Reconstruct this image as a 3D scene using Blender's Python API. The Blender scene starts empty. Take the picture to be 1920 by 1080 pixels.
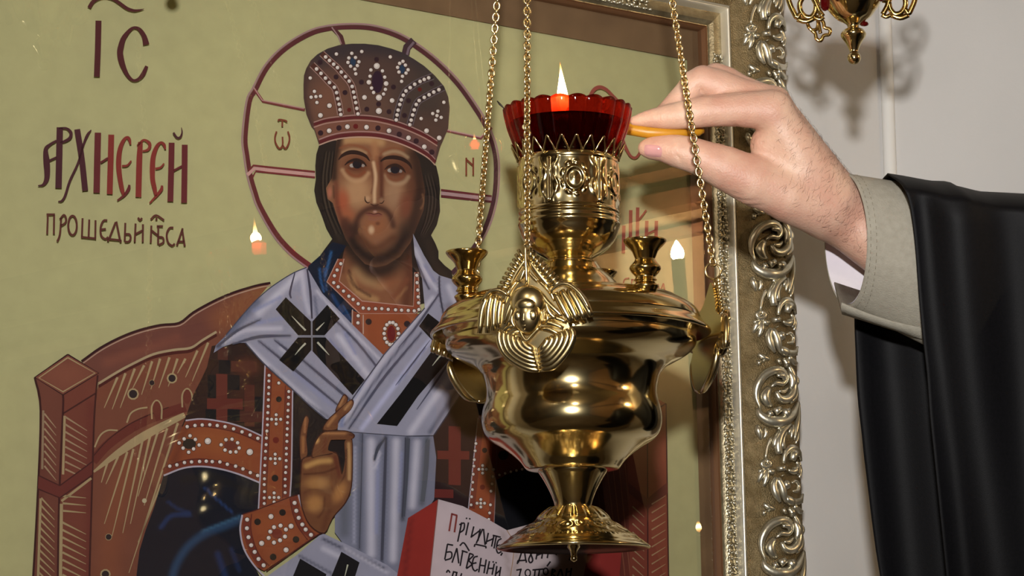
import bpy, bmesh, math, random
import numpy as np
from mathutils import Vector, Matrix
from mathutils.geometry import delaunay_2d_cdt

sc = bpy.context.scene
col = sc.collection
PI = math.pi

# ---------------------------------------------------------------- camera
FPX = 5000.0
PITCH = math.radians(9.5)
ROLL = 0.0105
CAM = Vector((0.0, 0.0, 1.15))
_F = Vector((0, math.cos(PITCH), math.sin(PITCH)))
_U = Vector((0, -math.sin(PITCH), math.cos(PITCH)))
_R = Vector((1, 0, 0))
RR = _R * math.cos(ROLL) - _U * math.sin(ROLL)
UU = _U * math.cos(ROLL) + _R * math.sin(ROLL)
FF = _F
cam_d = bpy.data.cameras.new('camera')
cam = bpy.data.objects.new('camera', cam_d)
col.objects.link(cam)
cam.matrix_world = Matrix(((RR.x, UU.x, -FF.x, CAM.x), (RR.y, UU.y, -FF.y, CAM.y), (RR.z, UU.z, -FF.z, CAM.z), (0, 0, 0, 1)))
cam_d.sensor_width = 36.0
cam_d.lens = 36.0 * FPX / 1920.0
cam_d.clip_start = 0.05
cam_d.clip_end = 60
sc.camera = cam

# ---------------------------------------------------------------- world, lights, exposure
w = bpy.data.worlds.new('dim_church')
w.use_nodes = True
w.node_tree.nodes['Background'].inputs[0].default_value = (0.9, 0.85, 0.75, 1)
w.node_tree.nodes['Background'].inputs[1].default_value = 0.03
sc.world = w
sc.view_settings.view_transform = 'Standard'
sc.view_settings.look = 'None'
sc.view_settings.gamma = 1
sc.view_settings.use_curve_mapping = False
sc.view_settings.exposure = 0.0

def area_light(name, loc, target, size, watts, colr, shape='DISK'):
    l = bpy.data.lights.new(name, 'AREA'); l.shape = shape; l.size = size; l.energy = watts; l.color = colr
    o = bpy.data.objects.new(name, l); col.objects.link(o)
    o.location = loc
    o.rotation_euler = (Vector(target) - Vector(loc)).to_track_quat('-Z', 'Y').to_euler()
    return o
def point_light(name, loc, watts, colr, r=0.05):
    l = bpy.data.lights.new(name, 'POINT'); l.energy = watts; l.color = colr; l.shadow_soft_size = r
    o = bpy.data.objects.new(name, l); col.objects.link(o); o.location = loc
    return o
def _spread(o, deg): o.data.spread = math.radians(deg)
KEY = CAM + UU * 0.34 + RR * 0.0
_spread(area_light('camera_lamp', KEY, CAM + FF * 2.4 + UU * 0.16 + RR * 0.02, 0.07, 6.6, (1.0, 0.98, 0.95)), 66)
point_light('nave_fill', (-1.3, -1.2, 3.0), 38, (1.0, 0.86, 0.68), 0.12)  # unseen point light added to raise the ambient level, no fixture built
point_light('aisle_fill', (0.3, -2.4, 3.0), 44, (1.0, 0.86, 0.68), 0.12)  # second added ambient fill, also a bare light out of view

# ---------------------------------------------------------------- helpers
def at(px, py, d):
    return CAM + (RR * ((px - 960) / FPX) + UU * ((540 - py) / FPX) + FF) * d
def ray(px, py):
    return RR * ((px - 960) / FPX) + UU * ((540 - py) / FPX) + FF
def s2l(c):
    r = []
    for v in c:
        v = v / 255.0
        r.append(v / 12.92 if v <= 0.04045 else ((v + 0.055) / 1.055) ** 2.4)
    return r
def pts(s):
    return [tuple(float(q) for q in p.split(',')) for p in s.split()]
def spline(P, n=4, closed=False):
    P = [np.array(p, float) for p in P]
    out = []
    m = len(P)
    if m < 3: return [tuple(p) for p in P]
    for i in range(m if closed else m - 1):
        p0 = P[(i - 1) % m] if (closed or i > 0) else 2 * P[0] - P[1]
        p1 = P[i]; p2 = P[(i + 1) % m]
        p3 = P[(i + 2) % m] if (closed or i + 2 < m) else 2 * P[-1] - P[-2]
        for k in range(n):
            t = k / n
            out.append(0.5 * ((2 * p1) + (p2 - p0) * t + (2 * p0 - 5 * p1 + 4 * p2 - p3) * t * t + (3 * p1 - p0 - 3 * p2 + p3) * t ** 3))
    if not closed: out.append(P[-1])
    return [tuple(p) for p in out]

def mesh_obj(name, V, Fc, mat, parent=None, smooth=True, sharp=None, colors=None):
    me = bpy.data.meshes.new(name)
    me.from_pydata([tuple(v) for v in V], [], Fc)
    me.update()
    if smooth:
        me.polygons.foreach_set('use_smooth', [True] * len(me.polygons))
        if sharp: me.set_sharp_from_angle(angle=math.radians(sharp))
    if colors is not None:
        a = me.color_attributes.new('Col', 'FLOAT_COLOR', 'POINT')
        a.data.foreach_set('color', np.asarray(colors, np.float32).ravel())
    if mat: me.materials.append(mat)
    o = bpy.data.objects.new(name, me); col.objects.link(o)
    if parent: o.parent = parent
    return o
def inst(name, me, parent, M=None):
    o = bpy.data.objects.new(name, me); col.objects.link(o); o.parent = parent
    if M is not None: o.matrix_local = M
    return o
def tag(o, label=None, cat=None, group=None, kind=None):
    if label: o['label'] = label
    if cat: o['category'] = cat
    if group: o['group'] = group
    if kind: o['kind'] = kind
    return o
def empty(name, M):
    o = bpy.data.objects.new(name, None); col.objects.link(o); o.empty_display_size = 0.05
    o.matrix_world = M if isinstance(M, Matrix) else Matrix.Translation(M)
    return o

class MB:
    def __init__(s): s.V = []; s.F = []
    def add(s, V, Fc):
        b = len(s.V); s.V += [tuple(v) for v in V]; s.F += [tuple(i + b for i in f) for f in Fc]; return s
    def tube(s, P, R, n=8, flat=1.0, cap=True, up=(0, 0, 1), closed=False):
        P = [Vector(p) for p in P]; m = len(P)
        if not hasattr(R, '__len__'): R = [R] * m
        V = []; Fc = []
        u0 = Vector(up)
        for i in range(m):
            if closed: t = P[(i + 1) % m] - P[i - 1]
            else: t = P[min(i + 1, m - 1)] - P[max(i - 1, 0)]
            t = t.normalized() if t.length > 1e-12 else Vector((1, 0, 0))
            a = u0 - t * u0.dot(t)
            if a.length < 1e-4: a = Vector((1, 0, 0)) - t * t.x
            if a.length < 1e-4: a = Vector((0, 1, 0)) - t * t.y
            a.normalize(); b = t.cross(a)
            for k in range(n):
                q = 2 * PI * k / n
                V.append(P[i] + (a * (math.cos(q) * flat) + b * math.sin(q)) * R[i])
        for i in range(m if closed else m - 1):
            j = (i + 1) % m
            for k in range(n):
                l = (k + 1) % n
                Fc.append((i * n + k, i * n + l, j * n + l, j * n + k))
        if cap and not closed:
            Fc.append(tuple(range(n - 1, -1, -1))); Fc.append(tuple((m - 1) * n + k for k in range(n)))
        return s.add(V, Fc)
    def ball(s, c, r, n=8, m=5):
        c = Vector(c)
        if not hasattr(r, '__len__'): r = (r, r, r)
        V = [c + Vector((0, 0, r[2]))]
        for i in range(1, m):
            a = PI * i / m
            for k in range(n):
                q = 2 * PI * k / n
                V.append(c + Vector((r[0] * math.sin(a) * math.cos(q), r[1] * math.sin(a) * math.sin(q), r[2] * math.cos(a))))
        V.append(c - Vector((0, 0, r[2])))
        Fc = [(0, 1 + k, 1 + (k + 1) % n) for k in range(n)]
        for i in range(m - 2):
            for k in range(n):
                a = 1 + i * n + k; b = 1 + i * n + (k + 1) % n
                Fc.append((a, a + n, b + n, b))
        e = len(V) - 1; o = 1 + (m - 2) * n
        Fc += [(e, o + (k + 1) % n, o + k) for k in range(n)]
        return s.add(V, Fc)
    def box(s, lo, hi):
        x0, y0, z0 = lo; x1, y1, z1 = hi
        return s.add([(x0, y0, z0), (x1, y0, z0), (x1, y1, z0), (x0, y1, z0), (x0, y0, z1), (x1, y0, z1), (x1, y1, z1), (x0, y1, z1)],
                     [(0, 3, 2, 1), (4, 5, 6, 7), (0, 1, 5, 4), (1, 2, 6, 5), (2, 3, 7, 6), (3, 0, 4, 7)])
    def lathe(s, prof, n=64, hf=None, cap=False):
        V = []; Fc = []
        m = len(prof)
        for i, (r, z) in enumerate(prof):
            for k in range(n):
                q = 2 * PI * k / n
                rr = r + (hf(q, r, z) if hf else 0)
                V.append((rr * math.cos(q), rr * math.sin(q), z))
        for i in range(m - 1):
            for k in range(n):
                l = (k + 1) % n
                Fc.append((i * n + k, (i + 1) * n + k, (i + 1) * n + l, i * n + l))
        if cap:
            Fc.append(tuple(range(n))); Fc.append(tuple((m - 1) * n + k for k in range(n - 1, -1, -1)))
        return s.add(V, Fc)
    def obj(s, name, mat, parent=None, smooth=True, sharp=None):
        return mesh_obj(name, s.V, s.F, mat, parent, smooth, sharp)

# ---------------------------------------------------------------- materials
def principled(name, c, rough=0.5, metal=0.0, **kw):
    m = bpy.data.materials.new(name); m.use_nodes = True
    b = m.node_tree.nodes['Principled BSDF']
    b.inputs['Base Color'].default_value = (*s2l(c), 1)
    b.inputs['Roughness'].default_value = rough
    b.inputs['Metallic'].default_value = metal
    for k, v in kw.items():
        b.inputs[k].default_value = v
    return m
def nodes(m): return m.node_tree.nodes, m.node_tree.links, m.node_tree.nodes['Principled BSDF']
def add_noise(m, scale, lo, hi, detail=4, coord='Object', bump=0.0, bscale=None, stretch=(1, 1, 1)):
    N, L, b = nodes(m)
    tc = N.new('ShaderNodeTexCoord'); mp = N.new('ShaderNodeMapping'); mp.inputs['Scale'].default_value = stretch
    L.new(tc.outputs[coord], mp.inputs['Vector'])
    nz = N.new('ShaderNodeTexNoise'); nz.inputs['Scale'].default_value = scale; nz.inputs['Detail'].default_value = detail
    L.new(mp.outputs[0], nz.inputs['Vector'])
    rp = N.new('ShaderNodeValToRGB')
    rp.color_ramp.elements[0].color = (*s2l(lo), 1); rp.color_ramp.elements[1].color = (*s2l(hi), 1)
    rp.color_ramp.elements[0].position = 0.3; rp.color_ramp.elements[1].position = 0.7
    L.new(nz.outputs[0], rp.inputs[0]); L.new(rp.outputs[0], b.inputs['Base Color'])
    if bump:
        n2 = N.new('ShaderNodeTexNoise'); n2.inputs['Scale'].default_value = bscale or scale * 3; n2.inputs['Detail'].default_value = 3
        L.new(mp.outputs[0], n2.inputs['Vector'])
        bp = N.new('ShaderNodeBump'); bp.inputs['Strength'].default_value = bump; bp.inputs['Distance'].default_value = 0.002
        L.new(n2.outputs[0], bp.inputs['Height']); L.new(bp.outputs[0], b.inputs['Normal'])
    return m

M = {}
pm = bpy.data.materials.new('icon_paint'); pm.use_nodes = True
N, L, b = nodes(pm)
at_ = N.new('ShaderNodeVertexColor'); at_.layer_name = 'Col'
tc = N.new('ShaderNodeTexCoord'); nz = N.new('ShaderNodeTexNoise'); nz.inputs['Scale'].default_value = 60; nz.inputs['Detail'].default_value = 6
L.new(tc.outputs['Object'], nz.inputs['Vector'])
mr = N.new('ShaderNodeMapRange'); mr.inputs[3].default_value = 0.9; mr.inputs[4].default_value = 1.1
L.new(nz.outputs[0], mr.inputs[0])
mx = N.new('ShaderNodeVectorMath'); mx.operation = 'SCALE'
L.new(at_.outputs[0], mx.inputs[0]); L.new(mr.outputs[0], mx.inputs['Scale']); L.new(mx.outputs[0], b.inputs['Base Color'])
b.inputs['Roughness'].default_value = 0.6; b.inputs['Specular IOR Level'].default_value = 0.15
M['paint'] = pm
M['mat_board'] = add_noise(principled('brown_board', (100, 78, 54), 0.55), 30, (92, 70, 48), (108, 84, 58))
M['lip'] = principled('inner_lip', (104, 70, 44), 0.4)
M['frame'] = add_noise(principled('antique_silver_gold', (150, 135, 104), 0.33, 0.85), 70, (132, 119, 92), (180, 168, 138), bump=0.15, bscale=500)
M['frame_field'] = add_noise(principled('antique_gold_field', (128, 110, 78), 0.5, 0.75), 90, (104, 88, 58), (140, 122, 88), bump=0.6, bscale=900)
M['relief'] = add_noise(principled('relief_silver_gold', (196, 186, 160), 0.33, 0.9), 60, (186, 177, 152), (226, 220, 200))
M['bead'] = principled('silvered_bead', (240, 235, 220), 0.42, 0.85)
M['brass'] = principled('polished_brass', (226, 204, 150), 0.13, 1.0)
M['brass_chain'] = principled('chain_brass', (232, 206, 152), 0.2, 1.0)
M['brass_dark'] = principled('aged_brass', (206, 176, 112), 0.15, 1.0)
M['brass_cast'] = principled('cast_brass', (222, 200, 148), 0.24, 1.0)
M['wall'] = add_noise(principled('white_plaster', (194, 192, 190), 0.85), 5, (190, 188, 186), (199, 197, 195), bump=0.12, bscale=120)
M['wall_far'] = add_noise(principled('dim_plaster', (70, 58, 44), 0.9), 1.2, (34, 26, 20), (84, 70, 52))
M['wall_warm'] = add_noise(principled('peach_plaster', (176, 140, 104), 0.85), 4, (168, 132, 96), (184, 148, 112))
M['floor'] = add_noise(principled('stone_floor', (90, 78, 66), 0.5), 3, (78, 66, 54), (104, 92, 78))
M['ceiling'] = principled('ceiling_paint', (120, 110, 90), 0.9)
M['wood'] = add_noise(principled('dark_wood', (84, 52, 32), 0.5), 6, (70, 42, 26), (98, 62, 38), stretch=(1, 12, 12))
g = bpy.data.materials.new('clear_glass'); g.use_nodes = True
N, L = g.node_tree.nodes, g.node_tree.links
N.remove(N['Principled BSDF'])
tr = N.new('ShaderNodeBsdfTransparent'); gl = N.new('ShaderNodeBsdfGlossy'); gl.inputs['Roughness'].default_value = 0.0
fr = N.new('ShaderNodeFresnel'); fr.inputs[0].default_value = 1.52
mu = N.new('ShaderNodeMath'); mu.operation = 'MULTIPLY'; mu.inputs[1].default_value = 1.9; mu.use_clamp = True
ms = N.new('ShaderNodeMixShader')
L.new(fr.outputs[0], mu.inputs[0]); L.new(mu.outputs[0], ms.inputs[0]); L.new(tr.outputs[0], ms.inputs[1]); L.new(gl.outputs[0], ms.inputs[2])
L.new(ms.outputs[0], N['Material Output'].inputs[0])
M['glass'] = g

# ---------------------------------------------------------------- the icon's plane (glass pane plane)
NX, NY = 0.52, 0.199
NRM = RR * NX + UU * NY - FF * math.sqrt(1 - NX * NX - NY * NY)
FLAME = at(1055, 165, 2.0)
P_GLASS = FLAME - NRM * 0.264
GLASS_H = 0.008
P0 = P_GLASS - NRM * GLASS_H                      # painting plane
def onp(px, py, h=0.0):
    r = ray(px, py); q = P0 + NRM * h
    return CAM + r * ((q - CAM).dot(NRM) / r.dot(NRM))
VA = (onp(1475, 0) - onp(1515, 1080)); VA -= NRM * VA.dot(NRM); VA.normalize()
UA = VA.cross(NRM).normalized()
if UA.dot(RR) < 0: UA = -UA
ORG = onp(1288, 110)                               # top right corner of the painting
ICON_M = Matrix(((UA.x, VA.x, NRM.x, ORG.x), (UA.y, VA.y, NRM.y, ORG.y), (UA.z, VA.z, NRM.z, ORG.z), (0, 0, 0, 1)))
if ICON_M.determinant() < 0: raise Exception('icon axes')
def uv(px, py, h=0.0):
    q = onp(px, py, h) - ORG
    return q.dot(UA), q.dot(VA)
# vectorised px -> uv for the painter
_Pn = np.array(P0 - CAM); _n = np.array(NRM)
def uvn(A, h=0.0):
    A = np.asarray(A, float)
    d = np.outer((A[:, 0] - 960) / FPX, np.array(RR)) + np.outer((540 - A[:, 1]) / FPX, np.array(UU)) + np.array(FF)
    t = ((_Pn + _n * h) @ _n) / (d @ _n)
    q = d * t[:, None] + np.array(CAM - ORG)
    return q @ np.array(UA), q @ np.array(VA)
# ---------------------------------------------------------------- the room
HN = Vector((NRM.x, NRM.y, 0)).normalized()        # horizontal normal of the icon wall
HU = Vector((-HN.y, HN.x, 0))
if HU.dot(RR) < 0: HU = -HU
_anchor = onp(1475, -420, -0.035)                  # back of the frame touches the wall up here
def wall_hit(px, py, p, n):
    r = ray(px, py); return CAM + r * ((p - CAM).dot(n) / r.dot(n))
CORN = wall_hit(1664, 230, _anchor, HN)
HB = (Vector((-0.30, -0.95, 0))).normalized()
HBU = Vector((-HB.y, HB.x, 0))
if HBU.dot(RR) < 0: HBU = -HBU
def slab(name, a, b, z0, z1, nrm, th, mat):
    a = Vector((a.x, a.y, 0)); b = Vector((b.x, b.y, 0)); bk = -nrm * th
    V = [a + Vector((0, 0, z0)), b + Vector((0, 0, z0)), b + Vector((0, 0, z1)), a + Vector((0, 0, z1))]
    V += [v + bk for v in V]
    o = mesh_obj(name, V, [(0, 1, 2, 3), (7, 6, 5, 4), (0, 4, 5, 1), (1, 5, 6, 2), (2, 6, 7, 3), (3, 7, 4, 0)], mat, None, False)
    return tag(o, kind='structure')
ZT = 3.5
slab('wall_back', CORN - HU * 2.6, CORN, 0, ZT, HN, 0.1, M['wall'])
slab('wall_right', CORN, CORN + HBU * 2.6, 0, ZT, HB, 0.1, M['wall'])
A_ = CORN - HU * 2.6; B_ = CORN + HBU * 2.6
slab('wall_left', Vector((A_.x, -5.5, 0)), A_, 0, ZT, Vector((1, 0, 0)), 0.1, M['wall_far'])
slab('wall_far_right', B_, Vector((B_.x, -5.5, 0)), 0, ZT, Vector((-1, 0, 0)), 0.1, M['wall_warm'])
for i_, (z_, hh_, dp_) in enumerate(((2.51, .07, .10), (2.445, .035, .05), (2.39, .02, .025))):
    m_ = MB(); m_.box((B_.x - dp_, -5.4, z_), (B_.x, B_.y - .03, z_ + hh_)); tag(m_.obj('trim_%d' % (i_ + 1), M['wood'], None, False), kind='structure')
slab('wall_front', Vector((B_.x, -5.5, 0)), Vector((A_.x, -5.5, 0)), 0, ZT, Vector((0, 1, 0)), 0.1, M['wall_far'])
for nm, z, mt in (('floor', 0.0, 'floor'), ('ceiling', ZT, 'ceiling')):
    x0, x1 = A_.x - 0.1, B_.x + 0.1; y0, y1 = -5.6, max(A_.y, B_.y, CORN.y) + 0.2
    m_ = MB(); m_.box((x0, y0, z - (0.1 if nm == 'floor' else 0)), (x1, y1, z + (0 if nm == 'floor' else 0.1)))
    tag(m_.obj(nm, M[mt], None, False), kind='structure')
m_ = MB()
cz = CORN + (HN + HB) * .002
m_.tube([(cz.x, cz.y, 0.0), (cz.x, cz.y, ZT)], .0065, 12, 1.0, False, (1, 0, 0)); tag(m_.obj('trim_4', principled('corner_paint', (214, 212, 208), .7), None), kind='structure')
# ---------------------------------------------------------------- the painter: flat layers of paint on the icon board
icon = empty('framed_icon', ICON_M)
tag(icon, 'large church icon of a crowned, robed figure behind glass in an ornate silvered gilt frame', 'icon')
STEP = 0.00003
class Art:
    layer = 1
    def __init__(s): s.V = []; s.F = []; s.C = []
    def _push(s, P, Fc, C, h):
        u, v = uvn(P); b = len(s.V)
        s.V += list(zip(u, v, [h] * len(u))); s.F += [tuple(i + b for i in f) for f in Fc]
        s.C.append(np.c_[C, np.ones(len(C))])
    def poly(s, P, c, strokes=(), res=7, smooth=0):
        """polygon in picture coordinates with soft brush strokes: ('l',pts,width,colour,alpha) or ('b',cx,cy,rx,ry,angle,colour,alpha)"""
        if isinstance(P, str): P = pts(P)
        if smooth: P = spline(P, smooth, True)
        P = np.array(P, float)
        B = []
        for i in range(len(P)):
            a, b_ = P[i], P[(i + 1) % len(P)]
            k = max(1, int(np.hypot(*(b_ - a)) / res)) if strokes else 1
            for j in range(k): B.append(a + (b_ - a) * j / k)
        B = np.array(B); nb = len(B)
        G = np.zeros((0, 2))
        if strokes:
            lo, hi = B.min(0), B.max(0)
            xs = np.arange(lo[0] + res * .5, hi[0], res); ys = np.arange(lo[1] + res * .5, hi[1], res * .87)
            gx, gy = np.meshgrid(xs, ys); gx = gx + (np.arange(len(ys)) % 2)[:, None] * res * .5
            G = np.c_[gx.ravel(), gy.ravel()]
            ins = np.zeros(len(G), bool); dm = np.full(len(G), 1e9)
            for i in range(nb):
                a, b_ = B[i], B[(i + 1) % nb]
                cr = (a[1] > G[:, 1]) != (b_[1] > G[:, 1])
                with np.errstate(divide='ignore', invalid='ignore'):
                    xi = (b_[0] - a[0]) * (G[:, 1] - a[1]) / (b_[1] - a[1]) + a[0]
                ins ^= cr & (G[:, 0] < xi)
                dm = np.minimum(dm, np.hypot(G[:, 0] - a[0], G[:, 1] - a[1]))
            G = G[ins & (dm > res * .45)]
        A = np.vstack([B, G])
        r = delaunay_2d_cdt([Vector(p) for p in A], [(i, (i + 1) % nb) for i in range(nb)], [], 2, 1e-5)
        Q = np.array([(p.x, p.y) for p in r[0]])
        C = np.tile(np.array(s2l(c)), (len(Q), 1))
        for st in strokes: C = brush(Q, C, st)
        s._push(Q, [tuple(f) for f in r[2]], C, Art.layer * STEP); Art.layer += 1
        return s
    def line(s, P, wd, c, smooth=4, c2=None):
        if isinstance(P, str): P = pts(P)
        if not hasattr(wd, '__len__'): wd = [wd] * len(P)
        if len(P) > 2 and smooth:
            Q = spline([(p[0], p[1], q) for p, q in zip(P, wd)], smooth)
            P = [(q[0], q[1]) for q in Q]; wd = [max(q[2], 0.3) for q in Q]
        P = np.array(P, float); n = len(P)
        T = np.gradient(P, axis=0); T /= np.maximum(np.hypot(T[:, 0], T[:, 1])[:, None], 1e-9)
        Nn = np.c_[-T[:, 1], T[:, 0]] * (np.array(wd)[:, None] / 2)
        Q = np.vstack([P + Nn, P - Nn])
        C0 = np.array(s2l(c)); C = np.tile(C0, (2 * n, 1))
        if c2 is not None:
            t = np.linspace(0, 1, n); t = np.r_[t, t][:, None]; C = C0 * (1 - t) + np.array(s2l(c2)) * t
        s._push(Q, [(i, i + 1, n + i + 1, n + i) for i in range(n - 1)], C, Art.layer * STEP)
        return s
    def dots(s, P, r, c, ry=None, n=10, ang=0):
        if isinstance(P, str): P = pts(P)
        for p in P:
            rr = p[2] if len(p) > 2 else r
            ryy = ry or rr
            q = np.arange(n) * 2 * PI / n
            x = rr * np.cos(q); y = ryy * np.sin(q)
            Q = np.c_[p[0] + x * math.cos(ang) - y * math.sin(ang), p[1] + x * math.sin(ang) + y * math.cos(ang)]
            s._push(Q, [tuple(range(n))], np.tile(np.array(s2l(c)), (n, 1)), Art.layer * STEP)
        return s
    def pearls(s, P, r=3.6, c=(188, 180, 174)):
        s.dots(P, r + 1.1, (64, 40, 34)); s.next(); s.dots(P, r, c); s.next()
        if isinstance(P, str): P = pts(P)
        s.dots([(p[0] - .8, p[1] - .8) for p in P], r * .5, tuple(min(255, q + 22) for q in c)); return s.next()
    def next(s): Art.layer += 1; return s
    def done(s, name, parent):
        return mesh_obj(name, s.V, s.F, M['paint'], parent, False, colors=np.vstack(s.C))
def brush(Q, C, st):
    if st[0] == 'l':
        _, P, wd, c, al = st
        if isinstance(P, str): P = pts(P)
        if len(P) > 2: P = spline(P, 4)
        P = np.array(P, float); d = np.full(len(Q), 1e9)
        for a, b_ in zip(P[:-1], P[1:]):
            ab = b_ - a; t = np.clip(((Q - a) @ ab) / max(ab @ ab, 1e-9), 0, 1)
            d = np.minimum(d, np.hypot(*(Q - a - t[:, None] * ab).T))
        x = np.clip(1 - d / wd, 0, 1)
    else:
        _, cx, cy, rx, ry, an, c, al = st
        ca, sa = math.cos(math.radians(an)), math.sin(math.radians(an))
        dx, dy = Q[:, 0] - cx, Q[:, 1] - cy
        x = np.clip(1.25 - np.hypot((dx * ca + dy * sa) / rx, (-dx * sa + dy * ca) / ry) * .9, 0, 1)
    wgt = (x * x * (3 - 2 * x) * al)[:, None]
    return C * (1 - wgt) + np.array(s2l(c)) * wgt
def K(ox, oy, s):
    return lambda t: [(ox + p[0] / s, oy + p[1] / s) + tuple(q / s for q in p[2:]) for p in pts(t)]

# board: the painting's own rectangle on the plane
U1, V1 = 0.0, 0.0
uc, vc_ = uv(692, 300)
U0 = 2 * uc - 0.0 - 0.02
V0 = uv(1330, 1420)[1]
a = MB(); a.box((U0 - .03, V0 - .03, -0.02), (U1 + .05, V1 + .06, -0.0002))
backing = a.obj('backing_board', M['wood'], icon, False)
gq = 60
V = [(U0 + (U1 - U0) * i / gq, V0 + (V1 - V0) * j / gq, 0) for j in range(gq + 1) for i in range(gq + 1)]
Fq = [(j * (gq + 1) + i, j * (gq + 1) + i + 1, (j + 1) * (gq + 1) + i + 1, (j + 1) * (gq + 1) + i) for j in range(gq) for i in range(gq)]
BG = (163, 159, 117)
panel = mesh_obj('painted_panel', V, Fq, M['paint'], icon, False, colors=np.tile(np.r_[s2l(BG), 1], (len(V), 1)))
panel['label'] = 'olive-gold painted panel with dark red lettering'

BKK = (18, 17, 18); MAR = (74, 34, 38); RED = (116, 48, 42); PRL = (188, 180, 174)
# ---- lower part of the picture, below the view: seat, robe hem, stole end and footstool
lw = Art()
lw.poly('58,1080 1254,1080 1258,1300 54,1300', (108, 62, 50)); lw.poly('166,1080 1190,1080 1196,1290 160,1290', (88, 46, 42))
lw.poly('250,1080 1110,1080 1080,1360 300,1360', (36, 28, 30)); lw.poly('300,1330 1080,1330 1075,1362 305,1362', (124, 66, 42))
lw.poly('560,1080 780,1080 790,1340 600,1340', (150, 148, 166)); lw.poly('650,1200 720,1200 722,1290 655,1290', BKK); lw.poly('460,1080 1090,1080 1080,1130 740,1150 700,1100', (120, 44, 40))
lw.poly('260,1362 1120,1362 1160,1408 220,1408', (116, 70, 50)); lw.line('260,1362 1120,1362', 4, (60, 28, 28)); lw.line('54,1300 1258,1300', 5, (60, 28, 28)); lw.next()
lw.done('painted_footstool', panel)
# ---- throne
t = Art()
inner = '184,722 220,700 250,684 287,667 325,659 357,655 380,640 405,625'
t.poly(inner + ' 450,640 420,790 340,880 290,960 262,1034 254,1100 164,1100 172,890 174,770', (108, 64, 50),
       [('l', '200,1090 215,960 240,880', 40, (124, 72, 50), .6), ('l', '185,740 300,690 380,660', 26, (112, 62, 46), .6)], 12)
HL = (152, 134, 100)
k5 = K(0, 500, 4)
for s_ in ('880,830 780,1060', '940,800 840,1070', '1010,765 900,1060', '1080,740 990,920', '1140,710 1060,960', '1200,690 1130,920',
           '1270,680 1190,910', '1330,690 1260,900', '1390,690 1330,800', '1480,630 1390,830', '1560,570 1440,860'):
    t.line(k5(s_), [4.6, 1.2], HL)
t.next()
k7 = K(0, 770, 3.483)
t.line(k7('605,330 700,225 830,130 950,65 1100,10 1210,-25'), 18, (94, 44, 38)); t.next()
t.line(k7('605,300 700,195 830,98 950,38 1100,-22'), 2, (60, 28, 28)); t.next()
t.line(k7('610,400 750,292 900,190 1050,105 1205,28'), [4, 12, 16, 14, 10], HL); t.next()
for s_ in ('700,340 660,470', '770,300 690,480', '830,270 680,740', '870,250 730,820', '930,190 800,800', '980,160 850,740', '1030,135 900,560',
           '1090,115 940,620', '1160,80 840,1060', '1050,480 900,860'):
    t.line(k7(s_), [4.4, 1.3], HL)
t.next()
for c, r, ro in (((249, 739), 8, 11), ((322, 709.5), 7, 10), ((203, 1007), 5.5, 6.5), ((197, 1077), 7, 10), ((284, 718), 5, 5.5)):
    t.dots([c], ro, HL); t.next(); t.dots([c], r, (38, 30, 34)); t.next()
t.dots([(270, 939)], 4.5, (170, 160, 130)); t.next()
for (x, y) in ((293, 762), (350, 740)):
    t.line([(x - 9, y + 24), (x - 9, y), (x, y - 11), (x + 9, y), (x + 9, y + 24)], 3, HL); t.next()
    t.dots([(x, y + 4)], 7.5, (98, 48, 40), 14); t.next()
t.line(k7('615,240 650,165 700,130 765,130'), 3, HL); t.line(k7('825,80 850,20 900,-10 960,-20'), 3, HL); t.next()
outer = '152,678 187,653 225,633 262,619 300,610 335,606 362,586 400,565 437,549 480,536 506,531'
t.poly(outer + ' 470,575 417,640 405,625 380,640 357,655 325,659 287,667 250,684 220,700 184,722 178,700', (100, 60, 52),
       [('l', '420,600 500,545', 50, (122, 74, 50), .9), ('l', '200,680 330,635', 16, (122, 72, 58), .6)], 10)
t.line(outer, 4.5, (48, 22, 26)); t.next()
t.line([(p[0] + 1.5, p[1] + 4.5) for p in pts(outer)], 2.2, (156, 128, 112)); t.next()
t.line([(p[0], p[1] - 2.5) for p in pts(inner)], 4.5, (154, 138, 108)); t.next()
t.line([(p[0], p[1] + 3) for p in pts(inner)], 5, (68, 28, 28)); t.next()
# left post
t.poly('64,708 117,741 117,770 110,930 107,1100 61,1100 69,940 75,770', (101, 58, 48), [('l', '70,1090 80,780', 14, (92, 48, 42), .7)], 12)
t.poly('117,741 184,700 178,765 174,770 172,890 166,1100 107,1100 110,930 117,770', (105, 56, 46), [('l', '170,760 168,1080', 16, (92, 42, 38), .7)], 12)
t.poly('126,665 64,708 117,741 184,700', (112, 65, 53), [('b', 126, 705, 40, 22, 0, (120, 71, 56), .7)], 10)
t.line('126,671 72,709 117,735 177,700 126,671', 2.6, HL, 0); t.next()
t.line('126,665 64,708 117,741 184,700 126,665', 2.6, (50, 24, 26), 0)
t.line('117,741 117,770 110,930 107,1100', 4, (58, 26, 28)); t.line('64,708 75,770 69,940 60,1100', 4, (50, 22, 24)); t.line('182,704 176,775 172,890 166,1100', 3.5, (60, 28, 28))
t.line('117,776 178,738', 3, (60, 28, 28)); t.next()
for i in range(8):
    y = 776 + i * 14
    t.line([(82, y), (104, y + 27)], [3.4, 1], (146, 124, 98)); t.line([(121, y + 6), (162, y + 32 - i)], [3.6, 1], (146, 124, 98))
for i in range(13):
    y = 934 + i * 14
    t.line([(76 - i * .4, y), (101, y + 27)], [3.6, 1], (150, 132, 98)); t.line([(116, y + 4 - (8 if i < 3 else 0)), (160, y + 26 - (26 if i < 3 else 0))], [4.2, 1], (150, 132, 98))
t.line('80,770 78,880', 4, (130, 110, 88)); t.line('120,780 117,890', 4.5, HL); t.line('114,945 112,1095', 6, HL); t.line('75,935 70,1090', 4.5, HL)
t.line('114,940 170,897', 4.5, HL); t.next()
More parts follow.
